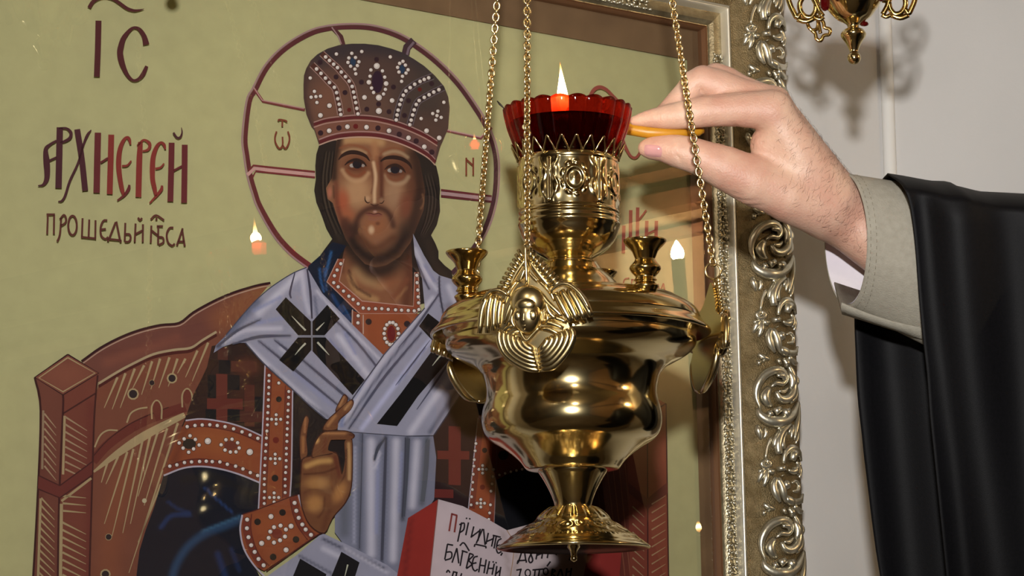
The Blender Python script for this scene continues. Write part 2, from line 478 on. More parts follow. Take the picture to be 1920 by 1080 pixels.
t.poly('71,892 111,911 172,866 171,892 111,934 70,917', (94, 44, 40))
t.line('71,892 111,911 172,866', 2.5, (62, 28, 30), 0); t.line('70,917 111,934 171,892', 2.5, (62, 28, 30), 0); t.next()
t.done('painted_throne', panel)
# right side of the throne
t = Art()
t.poly('1040,740 1190,752 1200,1100 1040,1100', (92, 44, 36), [('l', '1150,780 1150,1080', 30, (82, 38, 32), .7)], 14)
for i in range(7): t.line([(1110 + i * 12, 850 + i * 4), (1140 + i * 10, 1080)], 1.6, (118, 70, 52))
t.next()
t.poly('1172,758 1212,780 1213,1100 1180,1100', (110, 54, 42)); t.poly('1212,780 1247,757 1252,1100 1213,1100', (118, 60, 46))
t.poly('1208,735 1172,758 1212,780 1247,757', (122, 68, 52))
t.line('1247,757 1252,1100', 2.4, (56, 26, 28)); t.line('1212,780 1213,1100', 2.4, (62, 30, 30)); t.line('1172,758 1212,780 1247,757', 2.4, (60, 28, 28), 0); t.next()
for i in range(10):
    t.line([(1184, 950 + i * 16), (1206, 970 + i * 16)], [2.6, 1], (140, 116, 88)); t.line([(1220, 946 + i * 16), (1246, 930 + i * 16)], [2.6, 1], (146, 120, 90))
t.poly('1176,905 1212,935 1249,905 1250,925 1213,955 1178,925', (92, 44, 40))
t.done('painted_throne', panel)

# ---- halo
h = Art()
HP = '580,508 568,500 540,478 510,444 480,392 470,365 460,330 454,292 450.8,257 459,189.6 471,165 494,122 529,86 575.4,58 613,47.4 656.7,44 697,46.6 738,58 773,76 819,110 862.5,154 900.5,208 919.5,243 932,280 936,322 931,380 912,438 879,488 850,520'
HPp = pts(HP)
cx, cy = 692, 300
def ins(P, d):
    return [(p[0] + (cx - p[0]) / math.hypot(cx - p[0], cy - p[1]) * d, p[1] + (cy - p[1]) / math.hypot(cx - p[0], cy - p[1]) * d) for p in P]
h.line(ins(HPp, 1.7), 3.4, (142, 112, 114), 5); h.next()
h.line(ins(HPp, 8), [9] * 4 + [8] * 10 + [7.5] * 10 + [8] * (len(HPp) - 24), (94, 40, 42), 5, (62, 38, 46)); h.next()
DM = (104, 42, 46)
h.line('465,320.5 473.5,311 500,314 589,323', 3.6, DM, 0); h.line('472,333 478,322 589,333.5', 3.6, DM, 0); h.next(); h.line('462,329 476,316.5 500,319.5 589,328.5', 6.5, (176, 136, 132), 0); h.next()
h.line('825,357 920,369', 4, (90, 38, 44)); h.line('825,369 920,379', 4, (84, 36, 42)); h.next(); h.line('825,363 920,374', 6.5, (150, 122, 126)); h.next()
h.line('475,168 491.5,191 530,199 570,207', 5.5, (104, 50, 50), 0); h.next(); h.line('474,165 490,189 528,196.5 568,204.5', 2.2, (160, 122, 120), 0); h.next()
h.line('836,246 900,260 920,240', 5, (112, 62, 66), 0); h.next(); h.line('836,244.5 899,258 917,240', 2.2, (168, 132, 132), 0); h.next()
h.line('622,54 637.7,70 642,86', 8, (74, 42, 44), 0); h.next(); h.line('620,52 633,70 638,84', 2.4, (140, 112, 112), 0); h.next()
h.line('774,77 761,90 758,104', 15, (58, 40, 48), 0); h.next(); h.line('774,80 764,92 761,104', 4.5, (104, 88, 98), 0); h.next()
h.done('painted_halo', panel)

# ---- hair
g_ = Art()
g_.poly('600,262 591,290 589,312 590,337 587,358 591,380 598,397 603,410 610,430 621,449 606,469 592,489 574,506 640,560 700,590 790,570 850,560 848,527 844,508 832,499 820,486 820,472 814,457 806,442 817,422 823,397 822,373 823,355 821,335 816,313 790,280', (36, 31, 29),
        [('l', '612,290 605,350 612,400 635,450', 7, (54, 45, 38), .7), ('l', '600,300 597,350 604,395', 4, (24, 21, 22), .8), ('l', '800,330 808,380 800,420 790,440', 9, (48, 40, 36), .7),
         ('l', '812,340 815,385 805,420', 4, (22, 20, 22), .8), ('l', '800,455 815,500 835,520', 8, (52, 42, 36), .6)], 6, smooth=0)
for i in range(7):
    g_.line([(607 + i * 3, 285), (600 + i * 3.4, 340), (606 + i * 3.6, 390), (625 + i * 4, 440)], [1.2, 1.6, 1.6, .8], (66, 56, 46) if i % 2 else (20, 18, 18))
    g_.line([(792 + i * 3, 330), (800 + i * 3, 370), (795 + i * 3, 410), (785 + i * 2, 440)], [1, 1.6, 1.4, .8], (60, 50, 44) if i % 2 else (20, 18, 18))
g_.next()
g_.done('painted_hair', panel)

# ---- neck
nk = Art()
nk.poly('645,462 640,485 632,528 675,567 772,577 771,510 768,440 700,470', (122, 80, 56),
        [('l', '655,520 668,548 702,563', 11, (160, 122, 82), .9), ('l', '668,508 684,524 712,533', 18, (164, 128, 90), .9), ('l', '652,508 662,536 692,556', 5, (70, 42, 32), .85),
         ('l', '763,460 766,520 760,570', 24, (84, 48, 36), .9), ('b', 722, 528, 22, 14, 0, (136, 84, 58), .7), ('l', '735,560 762,525', 8, (112, 66, 46), .8), ('l', '742,562 760,540', 4, (150, 108, 74), .6),
         ('l', '650,462 672,486 700,508 730,500 762,460', 34, (46, 34, 29), 1), ('l', '640,470 640,510', 8, (92, 54, 40), .7)], 4)
nk.done('painted_neck', panel)

# ---- face
fc = Art()
fc.poly('630,260 660,254 700,254 740,262 772,280 784,300 790,330 795,360 792,395 780,425 768,455 748,482 722,498 702,502 682,496 662,475 646,450 632,415 622,382 612,374 609,354 620,335 624,300', (122, 84, 61), [
    ('b', 666, 362, 30, 32, 0, (164, 128, 94), .9), ('b', 736, 366, 22, 32, 0, (146, 114, 88), .85),
    ('l', '648,264 680,262 712,268', 14, (172, 136, 94), .8), ('l', '700,270 702,296', 12, (150, 106, 74), .8),
    ('b', 640, 378, 15, 26, 0, (150, 76, 52), .85), ('b', 650, 405, 14, 18, 0, (150, 86, 58), .7),
    ('l', '778,290 784,330 782,380 770,425', 40, (50, 34, 29), .98), ('l', '752,300 770,350 758,400', 14, (100, 60, 44), .55), ('b', 757, 385, 14, 26, 0, (112, 62, 46), .7),
    ('l', '634,262 626,300 624,335', 13, (42, 32, 28), .95), ('l', '628,345 630,385 642,425', 9, (96, 52, 40), .75),
    ('b', 667, 310, 29, 20, 8, (94, 54, 37), .95), ('b', 739, 319, 29, 21, 8, (90, 52, 37), .95),
    ('l', '635,279 652,272.5 673,275.5 687,283 693,294', 3.2, (122, 70, 46), .8), ('l', '711,291 720,282 737,278.5 755,283', 3.2, (118, 68, 46), .8),
    ('l', '640,287 655,281 671,282 684,288', 4.5, (156, 126, 94), .8), ('l', '718,290 735,285 750,288 762,296', 5.5, (152, 128, 100), .8),
    ('l', '640,320 648,332 662,341 678,338 688,326', 7, (170, 136, 102), .75), ('l', '721,330 728,341 740,346 755,343 763,333', 7, (158, 132, 104), .7),
    ('l', '648,321 657,329 670,331 681,324', 6, (118, 64, 42), .9), ('l', '723,327 729,336 742,339 753,332', 6, (112, 66, 46), .9),
    ('l', '711,298 713,338 713,372', 8, (80, 44, 34), .95), ('l', '704,296 706,320', 6, (120, 74, 52), .6),
    ('l', '695,318 697,345 694,364', 2.4, (92, 54, 40), .8), ('l', '698,306 702,332 700,360 700,381', 5.2, (190, 160, 126), .95),
    ('b', 687, 374, 5.5, 6.5, 0, (170, 136, 104), .9), ('b', 713, 376, 4.5, 5.5, 0, (128, 98, 76), .9),
    ('l', '701,390 686,394 674,403 667,416 664,436', 11, (70, 44, 36), .95), ('l', '703,390 718,394 729,405 735,424', 11, (66, 42, 35), .95),
    ('b', 702, 424, 23, 22, 0, (134, 86, 58), .9), ('l', '688,403 699,405 712,404', 5, (116, 68, 60), .9), ('l', '690,411 699,413 709,411', 4.5, (126, 84, 70), .8), ('b', 701, 398, 4, 2.6, 0, (168, 132, 118), .9),
    ('b', 706, 420, 5, 4, 0, (86, 50, 40), .7), ('b', 694, 432, 6, 8.5, 0, (186, 156, 124), .95),
    ('l', '652,432 664,462 690,484 712,486 740,470 760,440', 30, (42, 31, 28), 1), ('l', '672,446 700,466 735,446', 13, (76, 46, 34), .7), ('l', '645,415 652,440', 14, (72, 44, 36), .8),
    ('b', 616, 362, 4.6, 11, 0, (158, 98, 78), .95), ('l', '623,350 624,372', 3, (66, 40, 32), .7), ('l', '790,366 793,380 787,392', 3.5, (112, 78, 56), .8)], 2.3)
fc.dots([(658.5, 311.5)], 5.5, (150, 144, 138), 3.8); fc.dots([(678.5, 311.5)], 3.2, (140, 132, 126), 3); fc.dots([(729, 320.5)], 5, (146, 140, 134), 3.8); fc.dots([(748.5, 322)], 3.6, (128, 120, 116), 3.2); fc.next()
fc.dots([(667.5, 309.5)], 9, (26, 24, 30), 8); fc.dots([(738.5, 319)], 9, (28, 26, 34), 8); fc.next()
fc.line('644,311 652,304.5 666,300.5 679,306 685,313', [1.5, 4.4, 5.6, 4.6, 1.5], (40, 27, 25)); fc.line('719,319 727,313 740,310.5 752,317 758,325', [1.5, 4.4, 5.6, 4.6, 1.5], (46, 30, 27))
fc.line('650,316 664,320 680,315', [1, 1.8, 1], (88, 50, 38)); fc.line('722,325 738,329 752,326', [1, 1.8, 1], (84, 50, 38)); fc.next()
fc.line('632,301 640,292.5 653,287 668,287.5 683,293.5 691,303', [1.5, 5.5, 7.5, 7.5, 5.5, 1.5], (42, 27, 25)); fc.line('711,304 720,298 735,296 752,299.5 765,308.5 770,318', [2.5, 5.5, 7.5, 7, 5, 1.5], (40, 27, 26)); fc.next()
fc.line('682,369 682.5,377 687,381.5 691,380', [1, 2.4, 2.2, 1], (58, 38, 30)); fc.line('709,382 714,382 718,377', [1, 2, 1], (52, 34, 28)); fc.line('692,383 700,387 708,384', [1, 2.6, 1], (66, 40, 32)); fc.line('683,401 692,401 699,403 707,401 714,404', [.8, 2, 1.4, 2, .8], (80, 42, 38)); fc.next()
fc.done('painted_face', panel)

# ---- crown
cr = Art()
k4 = K(540, 60, 6); kc = K(560, 220, 6)
cr.poly('581.7,239 572,215 567,185 566.7,160 567.5,143 571.7,130 580,115 593,103 611.7,92.5 633,86 656.7,83.3 681.7,83.3 706.7,86 731.7,92.5 753,100 773,111.7 793,125 813,143 830,163 838,183 841,203 839,227 838,242 833,253 823,277 813,311 798,298 777,285 752,272 727,262.5 702,257.5 677,256 652,257.5 627,262.5 610,267.5 596,273 587,245', (75, 57, 52), [
    ('b', 618, 195, 50, 60, 0, (112, 76, 60), .85), ('b', 690, 200, 60, 40, 0, (94, 69, 58), .7), ('l', '600,105 680,88 760,104 820,150', 34, (50, 44, 48), .95), ('b', 790, 180, 56, 60, 0, (60, 52, 48), .8),
    ('l', '572,130 568,180 580,235', 12, (60, 42, 42), .7), ('b', 800, 240, 30, 30, 0, (78, 58, 50), .7)], 5)
band = kc('155,90 300,45 500,20 650,10 850,25 1050,70 1200,120 1400,210 1545,300')
rim = kc('215,290 350,240 500,210 700,200 900,215 1100,265 1300,350 1450,440 1520,515')
cr.poly(band + rim[::-1], (110, 73, 60), [('l', '740,255 810,295', 34, (84, 60, 62), .9)], 6)
off = lambda P, d: [(p[0], p[1] + d) for p in P]
cr.line(off(band, -4.5), 2, (150, 116, 110)); cr.line(off(band, 5), 2, (156, 122, 112)); cr.line(band, 5, (84, 32, 36)); cr.line(off(rim, -5.5), 2.2, (150, 116, 112)); cr.line(rim, 6.5, (86, 34, 38)); cr.line(off(rim, 5), 2.4, (170, 138, 122)); cr.next()
rows = [k4('305,425 355,475 405,528 450,578 505,632 530,692 543,760 558,822 568,883 577,938'),
        k4('407,290 450,330 497,372 540,410 583,460 630,512 672,562 705,622 720,685 733,745 745,803 757,868 770,930'),
        k4('1565,525 1515,543 1468,565 1408,597 1357,635 1310,672 1280,720 1257,772 1240,825 1222,888 1210,942 1200,998'),
        k4('1680,658 1622,685 1570,715 1515,745 1458,780 1425,825 1403,885 1385,942 1368,1000 1353,1052')]
for i, r_ in enumerate(rows):
    e = [(2 * r_[0][0] - r_[1][0], 2 * r_[0][1] - r_[1][1])] + r_
    cr.line(e, 12.6, (142, 112, 104) if i < 2 else (92, 82, 88)); cr.next(); cr.line(e, 9.4, (72, 42, 36) if i < 2 else (46, 38, 40)); cr.next()
cr.dots(k4('345,350 525,515 625,690 870,877 1120,905 810,573 1170,628 1340,780 1293,948 1600,590 1003,820 980,318'), 4.8, (44, 28, 36)); cr.dots(k4('672,885 1465,655'), 4, (84, 26, 26))
cr.dots(k4('990,570'), 10.5, (42, 25, 42), 21, 16); cr.dots(k4('715,345 1268,428'), 5.5, (34, 54, 76), 8.5); cr.next()
cr.dots(kc('230,185 437,128 875,130 1115,200 1305,275 1480,400'), 5.2, (46, 28, 36)); cr.dots(kc('625,110'), 4.8, (92, 26, 28)); cr.next()
cr.pearls(sum(rows, []), 3.5)
cr.pearls(k4('527,258 812,230 1133,290 233,527 1735,800 1480,983 280,678 243,743 297,737 348,732 308,803 1668,900 1610,927 1658,950 1705,970 1645,1000 700,250 667,302 742,297 657,352 780,345 687,395 763,388 735,428 745,480 1275,340 1238,362 1303,382 1215,408 1333,435 1230,460 1310,472 1270,508 1260,565 915,437 1045,447 905,507 1070,517 922,640 1078,655 945,690 1057,707'), 3.3)
cr.pearls(k4('842,745 1152,780 448,838 347,947 892,575 1085,590') + kc('325,160 530,115 745,120 998,160 1217,240 1395,340 1420,160 1562,240'), 4.5)
cr.pearls(k4('980,393 1003,748 1003,898'), 5.8)
cr.done('painted_crown', panel)

# ---- dark inner robe and ornament
rb = Art()
rb.poly('620,455 600,478 575,500 571,516 600,552 657,614 700,640 700,600 656,578 609,530 630,488 646,462', (22, 29, 44),
        [('l', '618,474 606,520', 4, (48, 88, 136), .95), ('l', '596,505 598,525 604,548', 3.5, (44, 82, 130), .9), ('l', '604,505 609,545', 3, (36, 70, 116), .8), ('l', '620,555 648,604', 6, (34, 62, 104), .8), ('l', '640,575 654,600', 4, (42, 76, 120), .8)], 3.5)
rb.poly('394,650 385,690 371,719 360,740 348,775 338,800 420,815 490,830 500,690 455,640', (46, 31, 28), [('b', 460, 690, 26, 20, 0, (86, 48, 36), .8), ('b', 450, 740, 24, 40, 0, (64, 38, 30), .8)], 8)
for q, c in (((402, 702, 423, 790), (92, 44, 37)), ((385, 748, 452, 768), (92, 44, 37)), ((405, 652, 424, 676), (72, 40, 34)), ((455, 722, 474, 800), (78, 42, 34)), ((440, 772, 490, 792), (72, 40, 34)), ((430, 678, 478, 698), (80, 46, 36))):
    rb.poly([(q[0], q[1]), (q[2], q[1] + 1), (q[2], q[3] + 1), (q[0], q[3])], c)
for q in ((407, 676, 428, 701), (386, 704, 402, 746), (424, 704, 446, 732), (382, 768, 402, 788), (424, 768, 446, 790), (474, 745, 490, 772)):
    rb.poly([(q[0], q[1]), (q[2], q[1] + 1), (q[2], q[3] + 1), (q[0], q[3])], (26, 24, 26))
rb.poly('541,730 604,786 632,795 655,830 652,930 625,960 600,1010 560,990 535,935', (34, 27, 27), [('b', 560, 780, 18, 40, 0, (48, 38, 34), .7), ('b', 640, 960, 14, 50, 0, (58, 52, 54), .7)], 8)
rb.poly('303,893 340,878 375,875 410,880 445,890 482,905 482,960 449,967 445,995 452,1030 480,1075 492,1100 250,1100 258,1034 270,994 287,948', (21, 23, 33), [
    ('l', '447,974 420,986 380,1002 347,1028 326,1062 318,1092', 13, (40, 66, 96), .85), ('l', '446,970 415,982 375,998', 4, (60, 96, 124), .7), ('l', '380,915 402,936 432,962', 4, (36, 58, 102), .8), ('l', '298,990 318,968 352,966', 7, (32, 52, 92), .8), ('l', '312,942 330,955 352,962', 5, (30, 48, 86), .7),
    ('l', '405,1040 420,1085', 10, (30, 46, 84), .8), ('l', '430,1030 445,1070', 7, (30, 44, 78), .7), ('l', '340,900 400,895 470,930', 14, (28, 26, 28), .8)], 5)
# right hand side of the robe
rb.poly('806,817 860,720 905,650 1000,690 1020,880 1010,1010 940,1000 870,970 806,945', (40, 25, 27))
for q in ((837, 800, 860, 910), (816, 846, 876, 862), (808, 918, 846, 934)):
    rb.poly([(q[0], q[1]), (q[2], q[1] + 1), (q[2], q[3] + 1), (q[0], q[3])], (96, 40, 36))
rb.poly('925,900 960,887 1010,880 1040,900 1075,960 1100,1010 1000,1015 945,1000 918,984', (15, 15, 20))
rb.done('painted_robe', panel)

# ---- gold-brown embroidered trim with pearls
tr_ = Art()
ORN = (126, 67, 42); DRD = (106, 50, 38); LAV = (160, 152, 164)
tr_.poly('630,487 609,530 655,577 671,590 774,590 784,582 780,512 773.7,512 771,576 675,566 632,529 641,487', (128, 66, 46))
tr_.line('630,487 609,530 671,590 774,590 784,582 780,512', 2, (164, 128, 114), 0); tr_.line('641,487 632,529 675,566 771,576 773.7,512', 2, (164, 128, 114), 0); tr_.next()
kr = K(380, 480, 4)
tr_.poly('655,583 671,590 786,590 790,586 715,669 656,612', (132, 70, 42)); tr_.poly('656,585 671,592 676,628 660,612', (112, 56, 40))
tr_.line('677,592 677,628', 2, (164, 140, 128)); tr_.line('657,582 656,610', 2, (164, 140, 128)); tr_.next()
tr_.pearls(kr('1020,65 992,112 972,155 967,207 1000,238 1040,270 1080,308 1112,333 1150,365 1187,397 1230,402 1280,402 1327,402 1375,407 1430,410 1475,413 1525,415 1570,418 1605,408 1603,358 1600,313 1597,262 1592,207 1590,152 1150,455 1148,508'), 3.2)
tr_.dots([(687, 605)], 6, (40, 30, 30)); tr_.dots([(759, 609)], 6, (40, 30, 34)); tr_.dots([(729.5, 627)], 8, (94, 26, 28), 15, 14); tr_.next()
tr_.pearls([(729.5 + 13.5 * math.cos(q), 627 + 21 * math.sin(q)) for q in np.linspace(0, 2 * PI, 15)[:-1]], 3.4)
# upper-arm band
top = '344,790 375,787 417,793 450,802.5 487,819'; bot = '303,893 340,879 375,876 410,881 445,891 482,906'
tr_.poly(top + ' ' + ' '.join('%g,%g' % p for p in pts(bot)[::-1]) + ' 313,860 330,820', ORN, [('b', 400, 830, 60, 26, 10, (138, 80, 46), .7), ('l', '318,880 345,800', 14, (100, 52, 36), .8)], 8)
tr_.line(off(pts(top), 7), 11, DRD); tr_.line(off(pts(bot), -7), 12, DRD); tr_.next()
tr_.line(off(pts(top), 14), 2, (84, 38, 32)); tr_.line(off(pts(bot), -14), 2, (84, 38, 32)); tr_.line(top, 2.8, LAV); tr_.line(bot, 3.2, LAV); tr_.next()
k6 = K(250, 640, 4.8); k8 = K(240, 850, 4)
tr_.dots(k6('485,930'), 13, (46, 38, 32), 10); tr_.dots(k6('855,945'), 13, (100, 52, 40), 9); tr_.next()
tr_.pearls(k6('465,775 535,765 600,760 668,758 735,765 805,775 882,795 958,822 1030,850 1100,880 490,857 437,885 393,922 428,968 478,1005 522,975 572,940 538,890 770,938 813,893 868,888 918,920 932,967 903,1002 853,1003 805,985') + k8('297,102 350,92 407,75 460,70 520,67 570,65 615,68 672,70 728,88 790,102 845,122 900,150 955,172'), 3.3)
tr_.pearls(k6('650,905 1027,1003'), 6)
# long vertical strip
tr_.poly('491,686 543,733 543,745 541,900 539,934 480,958 485,863 487,800', ORN)
tr_.line('498,694 494,800 491,870 486,952', 13, DRD); tr_.line('537,733 534,860 531,934', 12, DRD); tr_.next()
tr_.line('492.5,687 488,800 484,880 480,958', 2.6, LAV); tr_.line('544,734 542,880 539,934', 2.6, LAV); tr_.line('505,700 500,820 494,948', 1.6, (88, 40, 32)); tr_.line('530.5,725 527,830 525,936', 1.6, (88, 40, 32)); tr_.next()
def cross(p, d): return [p, (p[0] - d, p[1]), (p[0] + d, p[1]), (p[0], p[1] - d), (p[0], p[1] + d)]
c6, c8 = k6('1263,710 1250,1065'), k8('1085,47 1077,337')
tr_.pearls(k6('1200,315 1198,365 1197,423 1195,480 1193,535 1192,593 1188,650 1185,707 1185,760 1180,815 1175,878 1173,937 1168,997 1165,1058 1377,460 1375,512 1373,573 1370,630 1368,687 1365,740 1363,795 1360,850 1360,908 1355,970 1355,1022 1287,383') +
           k8('1010,45 1008,97 1005,150 1005,197 1003,240 1005,293 1003,340 1003,382 1168,60 1167,108 1163,150 1160,200 1160,250 1160,300'), 2.9)
tr_.pearls(sum([cross(p, 8.5) for p in (c6[0], c8[0], c8[1])], []), 3)
tr_.dots(k6('1287,530'), 5.6, (40, 34, 30)); tr_.dots(k8('1083,192'), 6.5, (40, 34, 30)); tr_.dots(k6('1260,897'), 6, (98, 34, 28)); tr_.next()
tr_.done('painted_trim', panel)
# right strip and band, half hidden by the lamp
tr_ = Art()
tr_.poly('892,780 929,780 921,987 873,956', (132, 66, 40)); tr_.line('897,790 880,955', 10, DRD); tr_.line('924,800 915,980', 9, DRD); tr_.next()
tr_.line('891,785 873,955', 2, LAV); tr_.line('929,790 921,985', 1.6, (110, 96, 100)); tr_.next()
k9 = K(680, 800, 3.31)
tr_.pearls(k9('685,110 680,155 675,210 672,250 668,300 665,350 663,395 658,440 655,490 795,270 790,315 785,360 778,405 775,490 770,540 765,580'), 2.7)
tr_.pearls(cross((899.5, 881.5), 7) + cross((896, 945), 7), 2.8); tr_.dots([(903, 846)], 5, (40, 30, 28)); tr_.dots([(899, 915)], 5, (92, 32, 26)); tr_.next()
tr_.poly('927,828 1015,835 1045,868 1010,876 960,884 924,902', (104, 48, 38)); tr_.dots([(938, 855)], 10, (40, 26, 28), 9); tr_.next()
tr_.pearls(k9('830,305 865,295 900,285 935,277 970,270 1010,265 1050,262 1080,262'), 2.6)
tr_.done('painted_trim', panel)
# cuff
tr_ = Art()
tr_.poly('449,967 480,957 537,935 556,930 562,955 575,980 596,1000 577,1012 490,1072 472,1062 452,1030 445,995', ORN, [('b', 515, 1000, 40, 40, 0, (134, 72, 44), .7)], 8)
tr_.line(k8('872,490 868,568 884,640 915,730 960,810 1000,862'), 15, DRD); tr_.line(k8('1220,335 1245,450 1290,560 1370,635'), 14, DRD); tr_.next()
tr_.line(k8('905,460 900,570 925,680 970,780 1040,850'), 2, (86, 38, 32)); tr_.line(k8('1192,345 1215,460 1255,560 1325,655'), 2, (86, 38, 32)); tr_.line('449,967 445,995 452,1030 470,1060 494,1086', 3.2, LAV); tr_.line('554,929 562,955 575,980 592,999', 3.2, LAV); tr_.line('449,966 480,956 537,934 554,929', 2, (70, 32, 30)); tr_.line('494,1072 577,1013 597,1001', 2.5, (70, 32, 30)); tr_.next()
tr_.dots(k8('1097,610'), 10, (106, 48, 38), 9.5, 14); tr_.dots(k8('1137,450 950,520 1238,652 1067,783'), 6.4, (36, 30, 28)); tr_.next()
tr_.pearls(k8('872,503 870,568 882,635 902,695 928,745 957,798 995,845 1227,378 1240,437 1258,490 1285,540 1310,577 1350,617 1073,560 1122,548 1162,577 1155,630 1118,658 1073,675 1033,640 1045,593'), 3.9)
tr_.pearls(k8('1050,480 1200,552 980,680 1163,730'), 4.8)
tr_.done('painted_trim', panel)

# ---- white stole with black crosses
om = Art()
LV = (136, 135, 151); LH = (174, 171, 184); LD = (74, 74, 90); LM = (108, 112, 140)
om.poly('627,807 806,818 812,860 808,938 800,950 790,975 775,1100 735,1075 680,1044 640,1024 622,1000 622,965 652,930 655,830', (112, 113, 130), [
    ('l', '690,830 690,1040', 14, LH, .9), ('l', '737,830 731,1050', 13, LH, .9), ('l', '776,832 767,950', 12, LH, .9), ('l', '703,860 700,1000', 6, (126, 130, 160), .8), ('l', '747,850 742,960', 5, (122, 126, 156), .8),
    ('l', '718,820 710,1056', 6, LD, 1), ('l', '758,822 749,975', 8, (70, 72, 82), 1), ('l', '795,825 785,945', 10, (84, 86, 94), .9), ('l', '672,815 668,1034', 8, (84, 86, 100), .9), ('l', '640,830 640,1000', 18, (88, 90, 100), .8), ('l', '660,840 658,1020', 4, (150, 150, 168), .8),
    ('l', '716,822 702,842 696,864', 5, (66, 68, 80), 1), ('l', '706,850 698,880', 5, LH, .8)], 4.5)
om.line('627,807 658,811 755,818 806,818', 4, (62, 62, 74)); om.line('718,822 714,940 710,1052', [4, 6, 5], (66, 66, 78)); om.line('759,824 755,900 750,970', [8, 8, 7], (68, 70, 80)); om.line('796,826 792,890 786,942', [8, 9, 8], (82, 84, 92)); om.line('716,824 703,842 696,864', [1.5, 6, 3], (62, 64, 76)); om.next()
om.line('754,822 752,900 748,972', 2, (60, 60, 72)); om.line('717,824 714,940 709,1050', 2, (64, 64, 76)); om.line('674,815 671,930 668,1030', 2, (70, 70, 82)); om.next()
om.poly('592,1006 601,1002 652,1026 720,1061 770,1100 470,1100 552,1041', LV, [('l', '600,1012 715,1068', 5, LD, 1), ('l', '556,1044 640,1090', 5, (84, 84, 100), .9), ('l', '600,1030 640,1050', 9, LH, .8), ('l', '640,1030 720,1075', 5, LH, .8)], 5)
om.poly('557,1049 606,1078 600,1100 536,1100', (24, 22, 24)); om.poly('634,1036 668,1056 654,1100 608,1100', (24, 22, 24)); om.line('646,1060 640,1084', [3, 1], (170, 170, 150)); om.next()
# left band over the shoulder
om.poly('569,504 545,514 520,529 495,547 468,572 440,604 417,632 399,650 395,664 412,653 432,646 454,645 491,686 541,731 575,763 604,787 630,793 656,748 713,668 657,613 598,552 575,513', LV, [
    ('l', '475,568 440,606 405,650', 17, (80, 86, 110), .9), ('l', '556,516 520,550 480,590', 13, LH, .9), ('l', '560,512 566,560 574,590', 8, LH, .8),
    ('l', '412,645 455,622 520,618', 8, LH, .9), ('l', '402,652 440,622 482,602', 4.5, (64, 64, 80), .95), ('l', '430,648 480,634 538,632', 4.5, (60, 60, 76), .95), ('l', '478,608 530,598 560,606', 6, (126, 130, 162), .8), ('l', '470,585 520,560', 6, (120, 126, 158), .8),
    ('l', '459,652 520,708 590,770', 9, LH, .9), ('l', '480,642 560,706 640,772', 4.5, (76, 74, 90), .95), ('l', '510,640 545,668', 4, (70, 70, 86), .9), ('l', '560,676 650,752', 5, (78, 78, 94), .95), ('l', '545,700 620,765', 8, (128, 130, 158), .7), ('l', '520,655 545,675', 7, LH, .7),
    ('l', '588,548 650,618 706,676', 5, LH, .95), ('l', '605,585 660,640 700,690', 3.8, (70, 70, 88), .95), ('l', '628,632 692,716', 10, LH, .9), ('l', '640,625 660,665', 5, (120, 124, 156), .8), ('l', '612,640 640,672', 5, (104, 108, 142), .8), ('l', '584,560 590,600', 5, (86, 88, 108), .8),
    ('l', '500,692 560,748 610,784', 5, (104, 104, 118), .8)], 4)
for s_, w_ in (('480,642 520,675 560,706 640,772', [1, 4, 5, 2]), ('508,640 528,655 546,670', [1, 4.5, 2]), ('560,676 605,714 650,752', [2, 5, 4]), ('605,585 660,640 702,692', [1, 4, 3]), ('402,652 440,622 482,602', [4, 4.5, 1]), ('430,648 480,634 540,632', [2, 6, 1.5])):
    om.line(s_, w_, (74, 73, 88))
om.next()
om.line('547,514 538,550 540,562', [2, 4, 3], (66, 62, 78)); om.line('570,507 576,550 579,600', [3, 4.5, 3], (58, 56, 70)); om.line('569,504 545,514 520,529 495,547 468,572 440,604 417,632', 2, (60, 62, 78)); om.line('454,645 491,686 541,731 575,763 604,787', 2.4, (66, 66, 80)); om.next()
BK = (15, 14, 15); WD = (172, 170, 152)
for q in ('530,560 511,582.5 553,631 577,631 577,605', '607.5,574 631,600 602.5,631 580,631 580,605', '552.5,635 577.5,635 577.5,659 544,699 517.5,677.5', '580,635 604,635 677.5,715 655,743 580,661'):
    om.poly(q, BK)
om.line('578.6,605 578.6,660', 1.4, (104, 104, 108)); om.line('553,633 603,633', 1.4, (104, 104, 108)); om.line('541,595 555,610 567,622', [.8, 2.6, 3.4], WD); om.line('602,607 594,615 587,622', [.8, 2.6, 3.6], WD); om.line('547,668 557,656 567,646', [.8, 2.8, 3.6], WD); om.line('611,668 600,656 589,644', [.8, 3, 3.8], WD); om.next()
# right band
om.poly('768,441 789,482 806,510 818,519 847,528 862,560 885,610 905,655 882,702 807,818 755,819 658,812 627,808 626,795 656,748 713,668 790,580 785,525 771,480', LV, [
    ('l', '772,470 795,520 812,545', 7, LH, .85), ('l', '774,490 784,515 798,545', 3.6, (58, 58, 72), .9), ('l', '790,500 808,530', 4, (110, 114, 146), .8), ('l', '835,540 860,600', 10, LH, .8), ('l', '817,522 818,552 825,592', 3.5, (58, 58, 72), .95),
    ('l', '805,562 725,660 668,742 640,795', 9, LH, .9), ('l', '817,553 770,620 700,712 640,800', 3.5, (72, 74, 92), .9), ('l', '784,626 705,722 648,806', 4, (66, 68, 86), .9), ('l', '800,640 720,742 672,806', 8, (166, 166, 192), .9), ('l', '790,655 740,720', 3.5, (92, 98, 132), .8),
    ('l', '870,660 800,760 764,812', 12, LH, .9), ('l', '885,680 830,765 800,812', 8, (92, 92, 108), .9), ('l', '640,770 634,800', 7, (100, 112, 150), .8), ('l', '650,760 690,700', 4, (118, 124, 158), .7)], 4)
